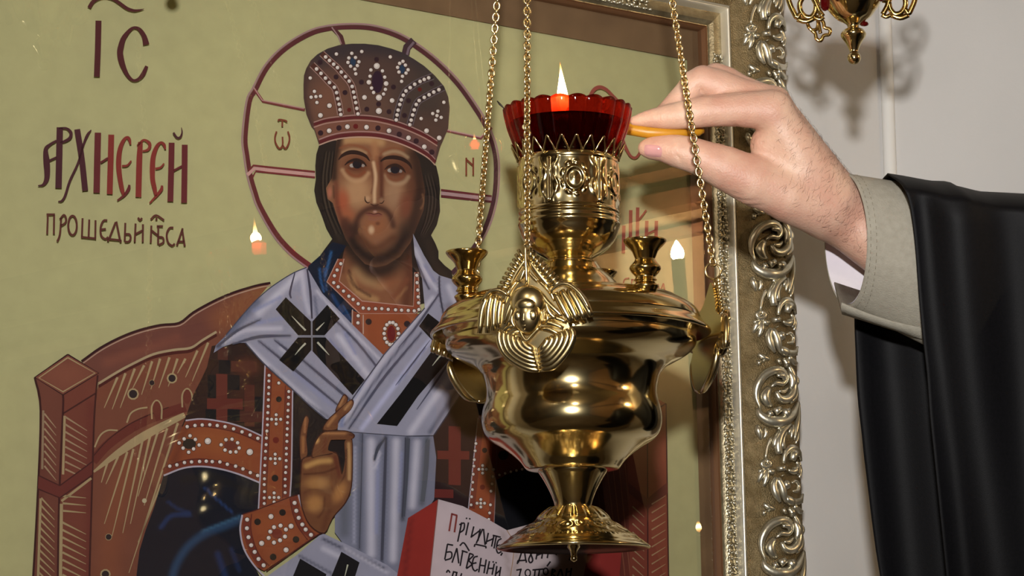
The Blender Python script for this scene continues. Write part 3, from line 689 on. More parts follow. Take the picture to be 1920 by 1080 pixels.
for s_, w_ in (('784,626 745,672 705,722 648,806', [1.5, 4, 5, 2]), ('817,553 795,585 770,620 740,655', [2, 4, 3.5, 1]), ('774,490 784,515 798,545', [1, 4, 1.5]), ('800,640 770,680 735,725', [1, 3, 1]), ('862,640 820,705 775,770', [1, 4, 1.5])):
    om.line(s_, w_, (72, 72, 88))
om.next()
om.line('713,668 656,748 627,796', 2.4, (62, 62, 76)); om.line('790,580 713,668', 2.2, (70, 68, 84)); om.line('884,702 807,818', 2.4, (56, 56, 68)); om.line('817,520 818,552 825,592', [2, 3, 2], (56, 56, 70)); om.next()
for q in ('796,590 779,614 810,647.5 837,646 838,622', '810,651 837,651 838,674 777,745 738,801 700,797 745,740', '841,646 841,620 866,590 884,614', '841,651 866,652 895,690 874,712 842,676'):
    om.poly(q, BK)
om.line('827,660 815,674 804,688', [3.6, 2.6, .8], WD); om.next()
om.done('painted_stole', panel)

# ---- blessing hand
hd = Art()
SK = (104, 66, 44); SO = (62, 34, 27)
def finger(P, hl, res=3):
    hd.poly(P, SO, smooth=3)
    c = np.array(pts(P)).mean(0)
    hd.poly([tuple(c + (np.array(p) - c) * (1 - 2.6 / max(8, np.hypot(*(np.array(p) - c))))) for p in pts(P)], SK, hl, res, 3)
finger('567.5,780 573,787 571,803 568.5,828 570,856 558,866 555,837 555.5,813 561,793', [('l', '566,786 565,812', 4, (164, 112, 74), .8), ('l', '562,822 562,850', 4.5, (156, 106, 66), .8), ('l', '569,800 566,850', 2.5, (92, 52, 36), .8)])
finger('639,741 646,748 642,763 627,775 622,771 632,750', [('l', '638,747 630,764', 4, (160, 116, 78), .85)])
finger('652,751 657,757 651,771 637,784 627,794 624,809 598,809 607,790 620,777 637,762', [('l', '651,756 640,770', 4, (164, 120, 80), .85), ('l', '622,782 608,800', 5, (158, 112, 72), .85), ('l', '642,775 622,800', 3, (92, 50, 36), .8)])
finger('559,863 577,856 600,850 624,850 631,872 637,892 642,862 640,830 646,824 654,826 655,870 653,915 642,945 617,974 601,1003 574,988 559,955 555,925 556,890', [
    ('l', '568,876 590,868 612,866', 9, (172, 132, 80), .95), ('l', '563,891 600,888 626,878', 3.2, (74, 40, 29), .95), ('b', 588, 908, 26, 13, 0, (150, 108, 66), .9), ('l', '562,928 575,920 600,922', 3, (92, 56, 38), .8), ('b', 583, 946, 17, 18, 0, (154, 110, 66), .95),
    ('l', '602,935 600,958 590,972', 3.4, (84, 48, 34), .9), ('l', '647,834 648,860 648,900', 5.5, (172, 134, 90), .95), ('l', '643,845 640,890 628,912', 3, (70, 38, 30), .9), ('b', 630, 925, 12, 22, 25, (156, 110, 66), .85), ('l', '622,860 630,895', 7, (92, 46, 34), .8), ('l', '610,960 600,992', 9, (92, 54, 38), .8)])
finger('577,860 580,840 588,822 602,810 627,809 645,810 658,817 656,824 643,826 618,825 611,829 607,848 618,853 590,858', [('l', '598,815 640,815', 4, (160, 112, 72), .85), ('b', 587, 828, 5, 7, 20, (196, 150, 92), .9), ('l', '604,826 600,850', 6, (98, 54, 38), .85), ('l', '648,816 655,819', 3, (66, 34, 28), .9)])
hd.done('painted_hand', panel)

# ---- open book
bk = Art()
bk.poly('758,973 813,939 798,1100 734,1100', (132, 44, 38), [('l', '764,975 750,1095', 7, (106, 36, 34), .8)], 8)
bk.poly('1095,1010 1160,1015 1152,1100 1082,1100', (128, 44, 40))
bk.poly('814.5,938 861,951 906.6,975 943,996 957,1024 948,1100 797,1100', (176, 162, 166), [('l', '935,1000 950,1090', 10, (152, 138, 138), .8)], 9)
bk.poly('943,996 985,985 1040,985 1100,1005 1096,1026 1084,1100 948,1100 957,1024', (176, 162, 164), [('l', '965,1000 955,1095', 10, (154, 140, 138), .8)], 9)
bk.line('943,996 956,1026 947,1100', 1.6, (150, 122, 98)); bk.line('814,938 797,1100', 1.5, (120, 80, 76)); bk.next()
INK = (34, 29, 33)
for s_ in ('530,545 512,655', '525,547 562,558', '560,556 545,662'): bk.line(k9(s_), 3.4, (116, 52, 48))
for s_ in ('590,600 565,720', '575,615 605,605 602,645 575,665', '632,600 615,680', '665,625 648,695', '705,640 690,715', '650,690 703,650', '720,640 680,730', '725,640 735,740', '672,735 742,750', '672,735 668,752', '740,748 740,762',
           '755,665 740,735', '790,680 775,750', '742,720 788,700', '805,683 790,762', '782,680 832,692', '837,700 815,715 805,760 815,790 837,780', '808,745 830,740', '842,788 832,806',
           '502,735 485,830', '500,735 537,742', '492,785 525,785 525,820 485,835', '560,760 530,850', '560,760 572,855', '597,775 580,870', '590,775 627,787', '640,790 618,885', '640,792 662,805 635,835 652,860 618,887',
           '690,810 665,820 655,870 670,900 690,890', '658,855 682,850', '710,820 695,910', '742,830 728,915', '702,865 735,870', '762,840 745,920', '792,855 778,925', '752,885 785,885', '808,870 798,935', '832,875 822,940', '800,920 830,895',
           '578,745 603,727 637,777', '495,912 505,897 518,912', '540,905 530,940', '560,910 552,945', '535,905 565,912', '590,915 580,945',
           '970,760 940,850', '975,755 987,835', '935,838 992,834', '938,838 934,858', '990,834 990,850', '1003,768 1020,795 1045,763', '1020,795 1005,830 1015,850 1030,835 1020,800', '1062,765 1050,830', '1097,760 1085,825', '1055,805 1092,790', '1132,752 1120,822', '1105,752 1160,748', '1185,748 1162,775 1178,802', '1165,778 1182,775',
           '1230,770 1240,750 1256,765 1245,790 1230,775', '1277,745 1272,800 1255,835', '957,890 945,940', '928,896 962,890', '1045,893 1040,940', '1072,893 1065,940', '1028,895 1098,889', '1140,842 1118,872', '1152,888 1145,940', '1150,890 1170,900 1150,915 1170,935', '1202,888 1180,940', '1205,888 1218,940', '1242,884 1235,940', '1270,882 1262,940', '1240,908 1268,902'):
    bk.line(k9(s_), 3, INK)
bk.dots(k9('620,575 640,578 785,845 803,850'), 1.7, INK); bk.line([(982 + 5 * math.cos(q), 1076 + 6.5 * math.sin(q)) for q in np.linspace(0, 6.3, 10)], 2.6, INK); bk.line([(1015.5 + 4.5 * math.cos(q), 1073 + 6 * math.sin(q)) for q in np.linspace(0, 6.3, 10)], 2.6, INK)
bk.next()
bk.done('painted_book', panel)

# ---- lettering
NL = []
def newle():
    global le
    if NL or le.V:
        o_ = le.done('inscription', panel); NL.append(o_)
    le = Art()
le = Art()
le.line('161,19 168,8 178,2 190,-1 205,2 218,10 232,20 245,24 256,23 264,21', [7, 7, 6, 6, 6, 6, 6, 5, 3, 1], MAR)
le.line('178.7,43 177.5,95 175.5,148', 11.2, MAR)
le.line('268,88 264,72 256,60 247,56 238,60 226,75 221,90 219,103 222,120 229,138 237,150 245,155 254,152 262,143 269,128', [12, 9, 7, 5, 6, 9, 11, 11.5, 11, 8, 6, 5, 6, 8, 6], MAR)
newle()
k2 = K(0, 230, 4)
D1, D2, D3 = (68, 35, 43), (92, 38, 42), (120, 47, 43)
def L_(s_, wd, c): le.line(k2(s_), wd, c)
L_('400,150 350,180 320,215 325,300 330,380 325,440 300,480 262,488', [4, 5, 8, 12, 11, 9, 5, 2], D1); L_('425,50 420,280 415,505', 12, D1); L_('345,300 400,275', 4, D1); L_('420,58 475,58 508,90 500,130 460,155 430,165', [4, 4, 6, 6, 5, 3], D1)
L_('555,65 590,290 615,525', 11, D1); L_('660,70 630,110 600,185 560,320 500,450 465,560 440,600 412,605', [2, 5, 4, 4, 4.5, 4.5, 4, 2], D1)
L_('710,90 705,300 700,540', 12, D2); L_('810,105 805,300 798,550', 11, D3); L_('730,315 785,280', 4, D2)
L_('955,180 945,140 925,125 895,160 872,230 865,330 875,430 890,510 905,560', [3, 6, 5, 7, 9, 10, 9, 8, 5], D3); L_('945,480 940,510 910,555 855,598', [4, 6, 5, 3], D2); L_('890,340 930,335 960,300', [4, 4, 3], D3)
L_('1028,160 1020,300 1013,572', [9, 11, 11], D3); L_('1005,190 1050,145 1092,165 1098,195 1080,220 1045,228', [4, 4, 6, 6, 5, 3], D3)
L_('1215,215 1205,180 1180,165 1150,195 1125,265 1118,350 1120,440 1135,510 1145,565', [3, 6, 5, 7, 9, 10, 9, 8, 5], D3); L_('1190,485 1185,515 1150,560 1097,618', [4, 6, 5, 3], D3); L_('1140,360 1180,350 1205,320', [4, 4, 3], D3)
L_('1262,165 1258,380 1252,605', 11, D2); L_('1360,180 1358,400 1355,615', 11, D2); L_('1275,375 1340,340', 4, D2); L_('1275,90 1300,125 1325,125 1340,90 1335,50', [4, 4, 4, 3, 1], D1)
newle()
S1 = (84, 44, 40)
for s_ in ('335,710 330,850', '382,705 380,850', '325,702 388,702', '435,725 425,850 405,905', '425,740 455,705 472,735 465,765 430,788', '595,730 590,870', '645,740 640,875', '692,745 690,880', '583,870 697,882', '780,745 750,750 730,800 735,860 765,885 787,870', '730,815 770,810',
           '842,760 795,880', '848,755 875,890', '783,885 882,895', '787,885 785,905', '880,892 880,912', '915,765 910,900', '910,850 945,850 955,880 940,905 910,905', '992,770 985,910', '1047,775 1045,910', '990,850 1045,820', '1010,725 1025,745 1040,728',
           '1110,785 1105,915', '1162,790 1160,925', '1110,820 1160,860', '1150,790 1197,790', '1160,870 1195,875 1200,910 1165,930', '1105,740 1145,708 1205,745', '1148,725 1148,745', '1275,800 1245,805 1225,850 1235,910 1265,935 1285,920', '1345,805 1300,935', '1340,810 1360,940', '1310,905 1355,905'):
    le.line(k2(s_), 3.7, S1)
le.line([(130 + 8 * math.cos(q), 426 + 18 * math.sin(q)) for q in np.linspace(0, 2 * PI, 20)], 3.8, S1)
newle()
BR = (110, 54, 42)
for s_ in ('515,231 517,228 529,230 531,233', '522.6,230 522.6,241', '512,250 509,260 510,271 517,282 523,276 523,260', '523,276 529,282 535,271 536,260 533,250'):
    le.line(s_, 3.2, BR)
newle()
for s_ in ('867,299 867,332', '880,299 880,332', '868,303 879,313'):
    le.line(s_, 3.2, BR)
newle()
RT = (132, 66, 58)
le.line('1098,184 1107,171 1118,167 1130,172 1142,184 1155,196 1168,199', [6, 7, 7, 6, 6, 5, 2], RT); le.line('1150,215 1152,240 1160,268 1167,283 1175,296 1184,299 1191,291 1196,279', [8, 9, 8, 6, 5, 5, 5, 5], RT)
le.line('1085,200 1100,240 1120,290', 8, RT); le.line('1120,205 1100,250 1080,290', 4, RT)
newle()
for s_ in ('1162,426 1161,478', '1175,397 1174,461', '1188,392 1187,461', '1205,417 1204,457', '1223,417 1222,455'): le.line(s_, 6.5, RT)
for s_ in ('1189,417 1204,397', '1204,442 1222,434', '1163,455 1174,446'): le.line(s_, 3.4, RT)
newle()
for s_ in ('1172,524 1164,526 1161,535 1164,545 1171,546', '1177,526 1176,550', '1177,527 1184,529 1183,537 1177,539', '1188,529 1187,550', '1226,535 1229,552', '1229,552 1236,534', '1236,534 1240,555'): le.line(s_, 2.6, RT)
newle()
# ---------------------------------------------------------------- frame, mat board and glass
yr = 700
prof_px = [(1312, .003), (1334, .003), (1336, .012), (1339, .0135), (1342, .0125), (1345, .0145), (1349, .0145), (1351, .016), (1365, .0185), (1379, .017), (1380, .0185), (1381, .0205), (1383, .0228), (1385, .0243), (1387.5, .0252), (1390, .0252), (1392, .0243), (1394, .022), (1397, .0215), (1411, .023), (1425, .027), (1455, .031), (1485, .029), (1497, .024), (1501, .018)]
ur = uv(1312, yr)[0]
PR = [(uv(x, yr, hh)[0] - ur, hh) for x, hh in prof_px]
for i in range(1, len(PR)):
    if PR[i][0] <= PR[i - 1][0]: PR[i] = (PR[i - 1][0] + .0006, PR[i][1])
WO = PR[-1][0]
PR.append((WO + .0005, -.034))
MATW = PR[1][0]
TOPX = 0.016                                        # the board shows wider along the top
def rect(wd): return (U0 - wd, U1 + wd, V0 - wd, V1 + wd + (TOPX if wd > 0.0005 else 0))
def ring(w0, h0, w1, h1, side):
    a0, a1, b0, b1 = rect(w0); c0, c1, d0, d1 = rect(w1)
    I = {'r': ((a1, b0), (a1, b1)), 't': ((a1, b1), (a0, b1)), 'l': ((a0, b1), (a0, b0)), 'b': ((a0, b0), (a1, b0))}[side]
    O = {'r': ((c1, d0), (c1, d1)), 't': ((c1, d1), (c0, d1)), 'l': ((c0, d1), (c0, d0)), 'b': ((c0, d0), (c1, d0))}[side]
    return [(*I[0], h0), (*I[1], h0), (*O[1], h1), (*O[0], h1)]
def strip(i0, i1, side):
    m_ = MB(); V = []; Fc = []
    n_ = i1 - i0 + 1
    for i in range(i0, i1 + 1):
        q = ring(PR[i][0], PR[i][1], PR[i][0], PR[i][1], side); V += [q[0], q[1]]
    for k in range(n_ - 1): Fc.append((2 * k, 2 * k + 2, 2 * k + 3, 2 * k + 1))
    return m_.add(V, Fc)
rails = {}
for sd in 'rtlb':
    strip(0, 1, sd).obj('mat_board', M['mat_board'], icon, False)
    r_ = strip(18, len(PR) - 1, sd).obj('frame_rail', M['frame'], icon, True, 35)
    rails[sd] = r_
    strip(1, 5, sd).obj('inner_lip', M['lip'], r_, True, 40)
    strip(5, 9, sd).obj('rope_channel', M['frame'], r_, True, 40)
    strip(9, 18, sd).obj('silver_bead', M['bead'], r_, True)
    e1 = [(PR[i][0], PR[i][1] + .0004) for i in range(18, len(PR) - 1)]
    V = []; Fc = []
    for wq, hq in e1:
        q = ring(wq, hq, wq, hq, sd); V += [q[0], q[1]]
    for k in range(len(e1) - 1): Fc.append((2 * k, 2 * k + 2, 2 * k + 3, 2 * k + 1))
    mesh_obj('hammered_field', V, Fc, M['frame_field'], r_, True)
# glass pane, a thin sheet held by the lip
a0, a1, b0, b1 = rect(PR[2][0] - .0004)
gp = MB(); gp.add([(a0, b0, GLASS_H), (a1, b0, GLASS_H), (a1, b1, GLASS_H), (a0, b1, GLASS_H)], [(0, 1, 2, 3)])
go = gp.obj('glass_pane', M['glass'], icon, False); go['label'] = 'clear glass pane with reflections'

# carved scrollwork of the frame, drawn along one repeat of the right rail
km = K(1260, 680, 2.7)
UF0 = uv(1411, 735, .026)[0]; VREF = uv(1455, 735, .028)[1]
def P3(t, hh=.028):
    o = []
    for p in km(t):
        u, v = uv(p[0], p[1], hh); o.append((u, v - VREF))
    return o
SCL = (uv(1456, 735, .028)[0] - uv(1455, 735, .028)[0])
VSC = abs(uv(1455, 735, .028)[1] - uv(1455, 734, .028)[1])
def orn(specs):
    m_ = MB()
    for t, R, lift in specs:
        P = P3(t)
        Q = spline([(p[0], p[1], r) for p, r in zip(P, R)], 3) if len(P) > 2 else [(p[0], p[1], r) for p, r in zip(P, R)]
        n_ = len(Q)
        L3 = [(q[0], q[1], fieldh(q[0]) + lift * .0017) for q in Q]
        m_.tube(L3, [max(q[2], .8) / 2.7 * SCL * 1.5 for q in Q], 7, 1.0, True, (0, 0, 1))
    return m_
_fu = [(PR[i][0], PR[i][1]) for i in range(18, len(PR) - 1)]
def fieldh(u):
    w_ = u - 0.0
    xs = [p[0] for p in _fu]; hs = [p[1] for p in _fu]
    return float(np.interp(w_, xs, hs))
MOT = {
 'acanthus_scroll': [('440,240 424,180 426,120 450,72 490,46 535,50 556,85 540,112 508,108 482,128', [3, 8, 12, 13, 13, 12, 10, 8, 7, 3], 2),
                     ('474,132 456,176 470,212 488,226', [9, 15, 11, 4], 2), ('508,150 528,186 565,190 600,155 608,100 596,52 574,18', [5, 11, 13, 13, 13, 11, 4], 1.5),
                     ('570,50 590,95 580,140', [4, 12, 4], 3), ('642,120 624,170 590,204', [4, 11, 5], 1), ('625,60 640,90 630,120', [4, 9, 4], 1), ('500,75 530,75 540,95', [4, 8, 5], 4), ('520,150 550,150 570,130', [3, 6, 3], 2)],
 'scoop_leaf': [('430,232 438,268 478,300 530,304 575,284 612,250 645,196', [7, 12, 16, 17, 14, 10, 4], 2), ('495,258 520,240', [11, 9], 3), ('540,268 570,250', [16, 10], 3), ('470,250 480,275', [7, 9], 3)],
 'drop_leaf': [('432,316 436,345 446,388', [6, 11, 4], 1), ('462,335 468,360 458,385', [5, 7, 3], 1)],
 'tulip_leaf': [('520,468 514,425 524,385 545,350 585,318', [10, 12, 11, 9, 5], 2), ('544,440 542,395 562,355', [8, 9, 5], 1.5), ('500,432 506,392 524,352', [6, 8, 5], 1.5), ('520,340 550,322 590,310', [5, 8, 4], 1)],
 'flower_stem': [('492,385 476,430 468,490', [6, 5, 5], 0.5), ('465,496 484,514 466,534 446,514 465,496', [6, 7, 7, 7, 6], 1.5), ('465,514 466,518', [8, 8], 2), ('468,540 450,565 438,604', [5, 10, 4], 1), ('472,548 470,585 458,628', [5, 10, 4], 1), ('474,545 500,560', [6, 9], 1), ('460,545 438,552', [5, 7], 1)],
 'berry': [('534,530 537,552', [14, 13], 1.5), ('544,572 546,576', [6, 5], 1), ('548,606 558,620 568,642', [8, 13, 9], 2)],
 'curl_leaf': [('548,515 556,465 588,436 636,448 672,492', [5, 8, 11, 9, 4], 1.5), ('590,500 598,472 626,462 650,478', [9, 13, 8, 3], 2.5), ('612,530 614,548 590,556 570,545', [10, 11, 7, 3], 2), ('600,610 628,600 650,620 640,648 605,652', [3, 5, 6, 6, 3], .5), ('660,500 672,540 660,580', [4, 7, 4], .5), ('630,500 648,530 640,570', [4, 7, 4], 1)],
 'long_leaf': [('505,590 494,625 502,670 522,712', [8, 11, 11, 4], 2.5), ('508,592 530,632 540,670 556,712', [8, 12, 11, 5], 2.5), ('552,690 585,708 600,722', [10, 13, 6], 2), ('516,640 522,680', [4, 4], 1)],
 'tail_leaf': [('560,680 605,706 660,696 692,660', [6, 10, 8, 3], 1), ('610,725 650,750 690,745', [8, 9, 4], .5), ('640,700 670,690 695,700', [4, 6, 3], 0)],
 'side_leaf': [('672,196 652,262 634,330 620,392', [4, 9, 9, 3], .8), ('612,318 604,350 598,385', [5, 7, 3], .5), ('650,330 648,370 634,410', [4, 7, 3], .3), ('590,330 585,365', [6, 3], .5)],
 'fan_leaf': [('458,716 482,736 505,744', [6, 9, 5], 1), ('462,750 460,775', [8, 6], 1), ('570,742 592,762 588,786', [5, 11, 5], 2), ('600,745 606,775', [6, 5], 1.5), ('488,735 478,758', [6, 4], 1), ('545,742 560,770', [6, 5], 1.5)],
}
PERIOD = 277 * VSC
MOTM = {}
for k_, sp in MOT.items():
    o = orn(sp).obj(k_, M['relief'], rails['r']); MOTM[k_] = o.data
    MOTM[k_ + '_o'] = o
# inner rope of small leaves
kb = K(1260, 680, 2.7)
rnd = random.Random(4)
rope = MB()
ub0, ub1 = PR[7][0], PR[9][0]; uw = ub1 - ub0; BP = 117 * VSC
for i in range(9):
    s_ = i / 9 * BP
    for (fx, fy, r, q) in ((.2, 0, .2, 20), (.72, .35, .22, -30), (.45, .65, .16, 60), (.8, .8, .13, 10), (.2, .55, .12, -10)):
        c = (ub0 + uw * (fx + rnd.uniform(-.06, .06)), s_ + (fy + rnd.uniform(-.12, .12)) * BP / 9, .0185 + .001 * rnd.random())
        a_ = math.radians(q + rnd.uniform(-25, 25)); l_ = uw * r * rnd.uniform(.8, 1.4)
        dx, dy = math.sin(a_) * l_, math.cos(a_) * l_
        rr = uw * r * .62
        rope.tube([(c[0] - dx, c[1] - dy, c[2] - .0005), (c[0], c[1], c[2] + .0012), (c[0] + dx, c[1] + dy, c[2] - .0005)], [rr * .4, rr, rr * .35], 6)
ropeo = rope.obj('leaf_rope', M['relief'], rails['r'])
first = {}
def rail_M(sd, s_):
    """local matrix that carries the right-rail motif to position s_ along another rail"""
    u0, u1, v0, v1 = rect(0.0)
    v1 += TOPX
    if sd == 'r': return Matrix.Translation((0, s_, 0))
    if sd == 't': return Matrix.Translation((s_, v1, 0)) @ Matrix.Rotation(PI / 2, 4, 'Z')
    if sd == 'l': return Matrix.Translation((u0, s_, 0)) @ Matrix.Rotation(PI, 4, 'Z')
    return Matrix.Translation((s_, v0, 0)) @ Matrix.Rotation(-PI / 2, 4, 'Z')
def spread(key, me, obj0, per, sd, lo, hi, ph):
    n0 = math.ceil((lo - ph) / per); s_ = ph + n0 * per
    while s_ < hi:
        if key not in first:
            obj0.matrix_local = rail_M(sd, s_); first[key] = 1
        else: inst(key, me, rails[sd], rail_M(sd, s_))
        s_ += per
for sd in 'rtlb':
    u0, u1, v0, v1 = rect(0.0); v1 += TOPX
    if sd in 'rl': lo, hi = v0 - .005, v1 + .05
    else: lo, hi = u0 - .005, u1 + .005
    ex_ = .075 if sd == 'r' else (-.03 if sd == 'l' else 0)
    ph = VREF if sd != 't' else hi - .035
    for k_ in MOT:
        spread(k_, MOTM[k_], MOTM[k_ + '_o'], PERIOD, sd, lo + .01, hi - .02 + ex_, ph)
    spread('leaf_rope', ropeo.data, ropeo, BP, sd, lo + .012, (hi - .05 - BP * .9 if sd in 'rl' else hi - BP * .9), uv(1365, 790, .018)[1])
# ---------------------------------------------------------------- the hanging oil lamp
PXM = 0.0004
AX = at(1064, 207, 2.0)                                # centre of the glass rim
CE = math.cos(math.radians(9.5))
LH_ = Vector((RR.x, RR.y, 0)).normalized(); LF_ = Vector((-FF.x, -FF.y, 0)).normalized()
def lz(y): return -(y - 207) * PXM / CE
Z0 = lz(1040)
LM = Matrix(((LH_.x, -LF_.x, 0, AX.x), (LH_.y, -LF_.y, 0, AX.y), (0, 0, 1, AX.z + Z0), (0, 0, 0, 1)))   # x right, y away, z up, origin at the nub
lamp = empty('hanging_oil_lamp', LM)
tag(lamp, 'polished brass hanging oil lamp on three chains in front of the icon', 'lamp')
def prof(t): return [(r * PXM, lz(y) - Z0) for y, r in pts(t)]
def sprof(t, n=4): return [(max(q[0], .0001), q[1]) for q in spline(prof(t), n)]
m_ = MB(); m_.lathe(prof('620,236 627,233') + sprof('632,231.5 640,232 648,231 656,225 664,215 674,197 684,178 694,168 705,162 720,158.5 733,157.5 746,159 758,162.5 772,165.5 785,166 798,164 810,158.5 820,148 832,128 845,110 857,97 866,90 871,86 874,80 875,60'), 128)
m_.obj('bowl', M['brass'], lamp, True, 50)
m_ = MB(); m_.lathe(prof('548,100') + sprof('549,106 552,140 556,172 562,198') + prof('563,199 565,203') + sprof('566,204 573,218 582,231 592,238.5 602,241.5') + prof('603.5,241') + sprof('604,243 610,247 616,253 621,258 624,259.5 627,258.5 628,255') + prof('624,248 620,238 618,228'), 160)
m_.obj('lid', M['brass'], lamp, True, 40)
m_ = MB(); m_.lathe(sprof('482,40 488,40 491,46 494,52') + prof('495,52') + sprof('497,54 503,58 509,62') + prof('510,63') + sprof('516,72 526,82 538,93 546,102 550,110'), 96)
m_.obj('neck', M['brass'], lamp, True, 40)
m_ = MB(); m_.lathe(prof('872,50 873,63 876,63.5 879,62') + sprof('880,61.5 890,55 902,48 915,41.5 926,37 934,34.5 938,34'), 96)
m_.obj('stem', M['brass'], lamp, True, 40)
# embossed foot
def sm(x, a, b):
    x = min(max((x - a) / (b - a), 0), 1); return x * x * (3 - 2 * x)
def foot_h(q, r, z):
    rp = r / PXM
    if rp < 36 or rp > 132: return 0
    g = 0
    if rp < 70:                                           # ring of rounded petals
        k = (q * 16 / (2 * PI)) % 1 - .5
        g += 2.6 * sm(.42 - abs(k), 0, .12) * sm(rp, 38, 44) * (1 - sm(rp, 62, 70))
    elif rp < 108:                                        # scrolls and bosses
        k = (q * 9 / (2 * PI)) % 1 - .5; v = (rp - 89) / 17
        d = math.hypot(k * 3.2, v)
        g += 2.8 * math.exp(-((d - .62) / .16) ** 2) + 2.6 * math.exp(-(d / .26) ** 2)
        d2 = math.hypot((abs(k) - .42) * 4.2, v + .25); g += 2.2 * math.exp(-((d2 - .35) / .14) ** 2)
    elif rp < 120:
        k = (q * 72 / (2 * PI)) % 1 - .5
        g += 1.7 * math.exp(-(k / .26) ** 2) * math.exp(-((rp - 114) / 3.2) ** 2)
    return g * PXM
fp = prof('938,34 938.5,37')
pp = pts('939,38 942,44 948,53 956,62 965,71 975,85 986,103 994,115 1001,125')
dense = [(y, r) for y, r in spline(pp, 9)]
fp += [(r * PXM, lz(y) - Z0) for y, r in dense] + prof('1003,128') + sprof('1005,130 1009,136 1012,139.5 1014,140.5 1016,139') + prof('1017,132 1014,110 1012,60 1012,6')
m_ = MB(); m_.lathe(fp, 288, foot_h)
m_.obj('foot', M['brass'], lamp, True, 60)
m_ = MB(); m_.lathe(sprof('1008,14 1014,11 1020,7 1028,5.5 1033,6.5 1037,5 1039.5,.5'), 20)
m_.obj('nub', M['brass'], lamp)
# embossed cup
def cup_h(q, r, z):
    y = 207 - (z + Z0) * CE / PXM
    if y < 311 or y > 396: return 0
    v = (y - 353) / 42
    k = ((q + PI / 2 + .42) * 6 / (2 * PI)) % 1 - .5       # six panels
    g = 0
    d = math.hypot(k * 3.6, v * 1.25)
    if abs(k) < .36:
        g += 2.6 * math.exp(-((d - .62) / .11) ** 2) + 1.5 * math.exp(-(d / .3) ** 2)      # oval medallion
        a_ = math.atan2(v, k * 3); g += 1.6 * math.exp(-((d - .9) / .1) ** 2) * (.5 + .5 * math.cos(a_ * 9))
    e = abs(k) - .5
    g += 2.8 * math.exp(-(e / .022) ** 2) * sm(1 - abs(v), 0, .1)                            # pilaster
    e2 = abs(k) - .38
    g += 2.2 * math.exp(-((e2 * 14) ** 2 + ((v + .35) * 2.2) ** 2)) + 2.2 * math.exp(-((e2 * 12) ** 2 + ((v - .5) * 2.6) ** 2)) + 1.6 * math.exp(-((e2 + .06 * math.sin(v * 5)) / .03) ** 2) * .6
    return 1.45 * g * PXM
m_ = MB()
cp = prof('340,60 338,78 330,84 300,85.5 298,88') + sprof('300,92 306,93.5 310,93') + [(92.2 * PXM - (y - 311) * .00001 * PXM, lz(y) - Z0) for y in np.linspace(311, 397, 58)] + prof('398,92.5') + sprof('399,94 403,95 406,93') + sprof('408,93 412,95 416,94.5') + sprof('418,94 424,96 430,94') + sprof('432,93 444,89 456,82 467,72 476,60 483,48 487,41 490,38')
m_.lathe(cp, 384, cup_h)
m_.obj('cup', M['brass'], lamp, True, 60)
# pierced gallery of pointed arches round the cup's mouth
NG = 24
for k in range(NG):
    m_ = MB()
    def gp_(f, y, rr): 
        q = 2 * PI * (k + f) / NG + PI / 2 * 3 - PI / NG; return (rr * PXM * math.cos(q), rr * PXM * math.sin(q), lz(y) - Z0)
    P = [gp_(-.46, 303, 94), gp_(-.36, 294, 98), gp_(-.16, 284, 102), gp_(0, 275, 106), gp_(.16, 284, 102), gp_(.36, 294, 98), gp_(.46, 303, 94)]
    m_.tube(spline(P, 3), 2.0 * PXM, 6); m_.ball(gp_(.5, 303, 94.5), 2.7 * PXM, 6, 4)
    m_.obj('gallery_arch', M['brass'], lamp)
# candle sockets on the lid
ck = MB(); ck.lathe([(r * PXM, -(y - 548) * PXM) for y, r in spline(pts('560,20 552,24 549,22 546,18 543,17 541,21 538,19 534,18 529,23 522,28 516,28 509,22 502,18 494,20 484,27 476,35 470,39 467,38.5'), 2)] + [(36.5 * PXM, 80 * PXM), (26 * PXM, 66 * PXM), (18 * PXM, 46 * PXM), (3 * PXM, 42 * PXM)], 40)
cko = ck.obj('candle_socket', M['brass_dark'], lamp, True, 50)
for i, az in enumerate((43, 163, -77)):
    o = cko if i == 0 else inst('candle_socket', cko.data, lamp)
    a_ = math.radians(az)
    o.matrix_local = Matrix.Translation((195 * PXM * math.sin(a_), -195 * PXM * math.cos(a_), lz(558) - Z0))
# winged-head medallions
ka = K(0, 0, 4.5); MS = .00038
def mp(t, z=0.0):
    return [((p[0] / 4.5 - 143) * MS, -(p[1] / 4.5 - 120) * MS, z) for p in pts(t)]
def dome(x, y):                                           # gentle bulge of the plate
    return 0
def mt(mb, t, R, z=0.0, zs=None):
    P = mp(t); n_ = len(P)
    Q = [(p[0], p[1], z + (zs[i] if zs else 0), R[i]) for i, p in enumerate(P)]
    Q = spline(Q, 3) if n_ > 2 else Q
    mb.tube([(q[0] * 1, q[1], q[2] * MS) for q in Q], [max(q[3], 1) / 4.5 * MS for q in Q], 7, 1.0)
wings = {}
wl = MB()
for k in range(9):
    f = k / 8
    mt(wl, '%g,%g %g,%g' % (575 - 135 * f, 95 + 240 * f, 530 - 185 * f, 22 + 300 * f), [22, 15], 6, [3, 0])
mt(wl, '600,100 520,200 440,335', [20, 22, 16], 8)
wr = MB()
for k in range(9):
    f = k / 8
    mt(wr, '%g,%g %g,%g' % (640 + 170 * f, 100 + 250 * f, 640 + 260 * f, 15 + 280 * f), [22, 16], 6, [3, 0])
mt(wr, '620,110 700,230 800,355', [26, 34, 20], 7)
sl = MB()
for t_ in ('255,402 205,520 178,705', '295,385 260,520 245,705', '335,392 310,520 300,688', '375,420 350,540 345,664'): mt(sl, t_, [26, 32, 20], 8)
mt(sl, '215,440 285,362 375,358 440,402', [10, 16, 18, 12], 14)
sr = MB()
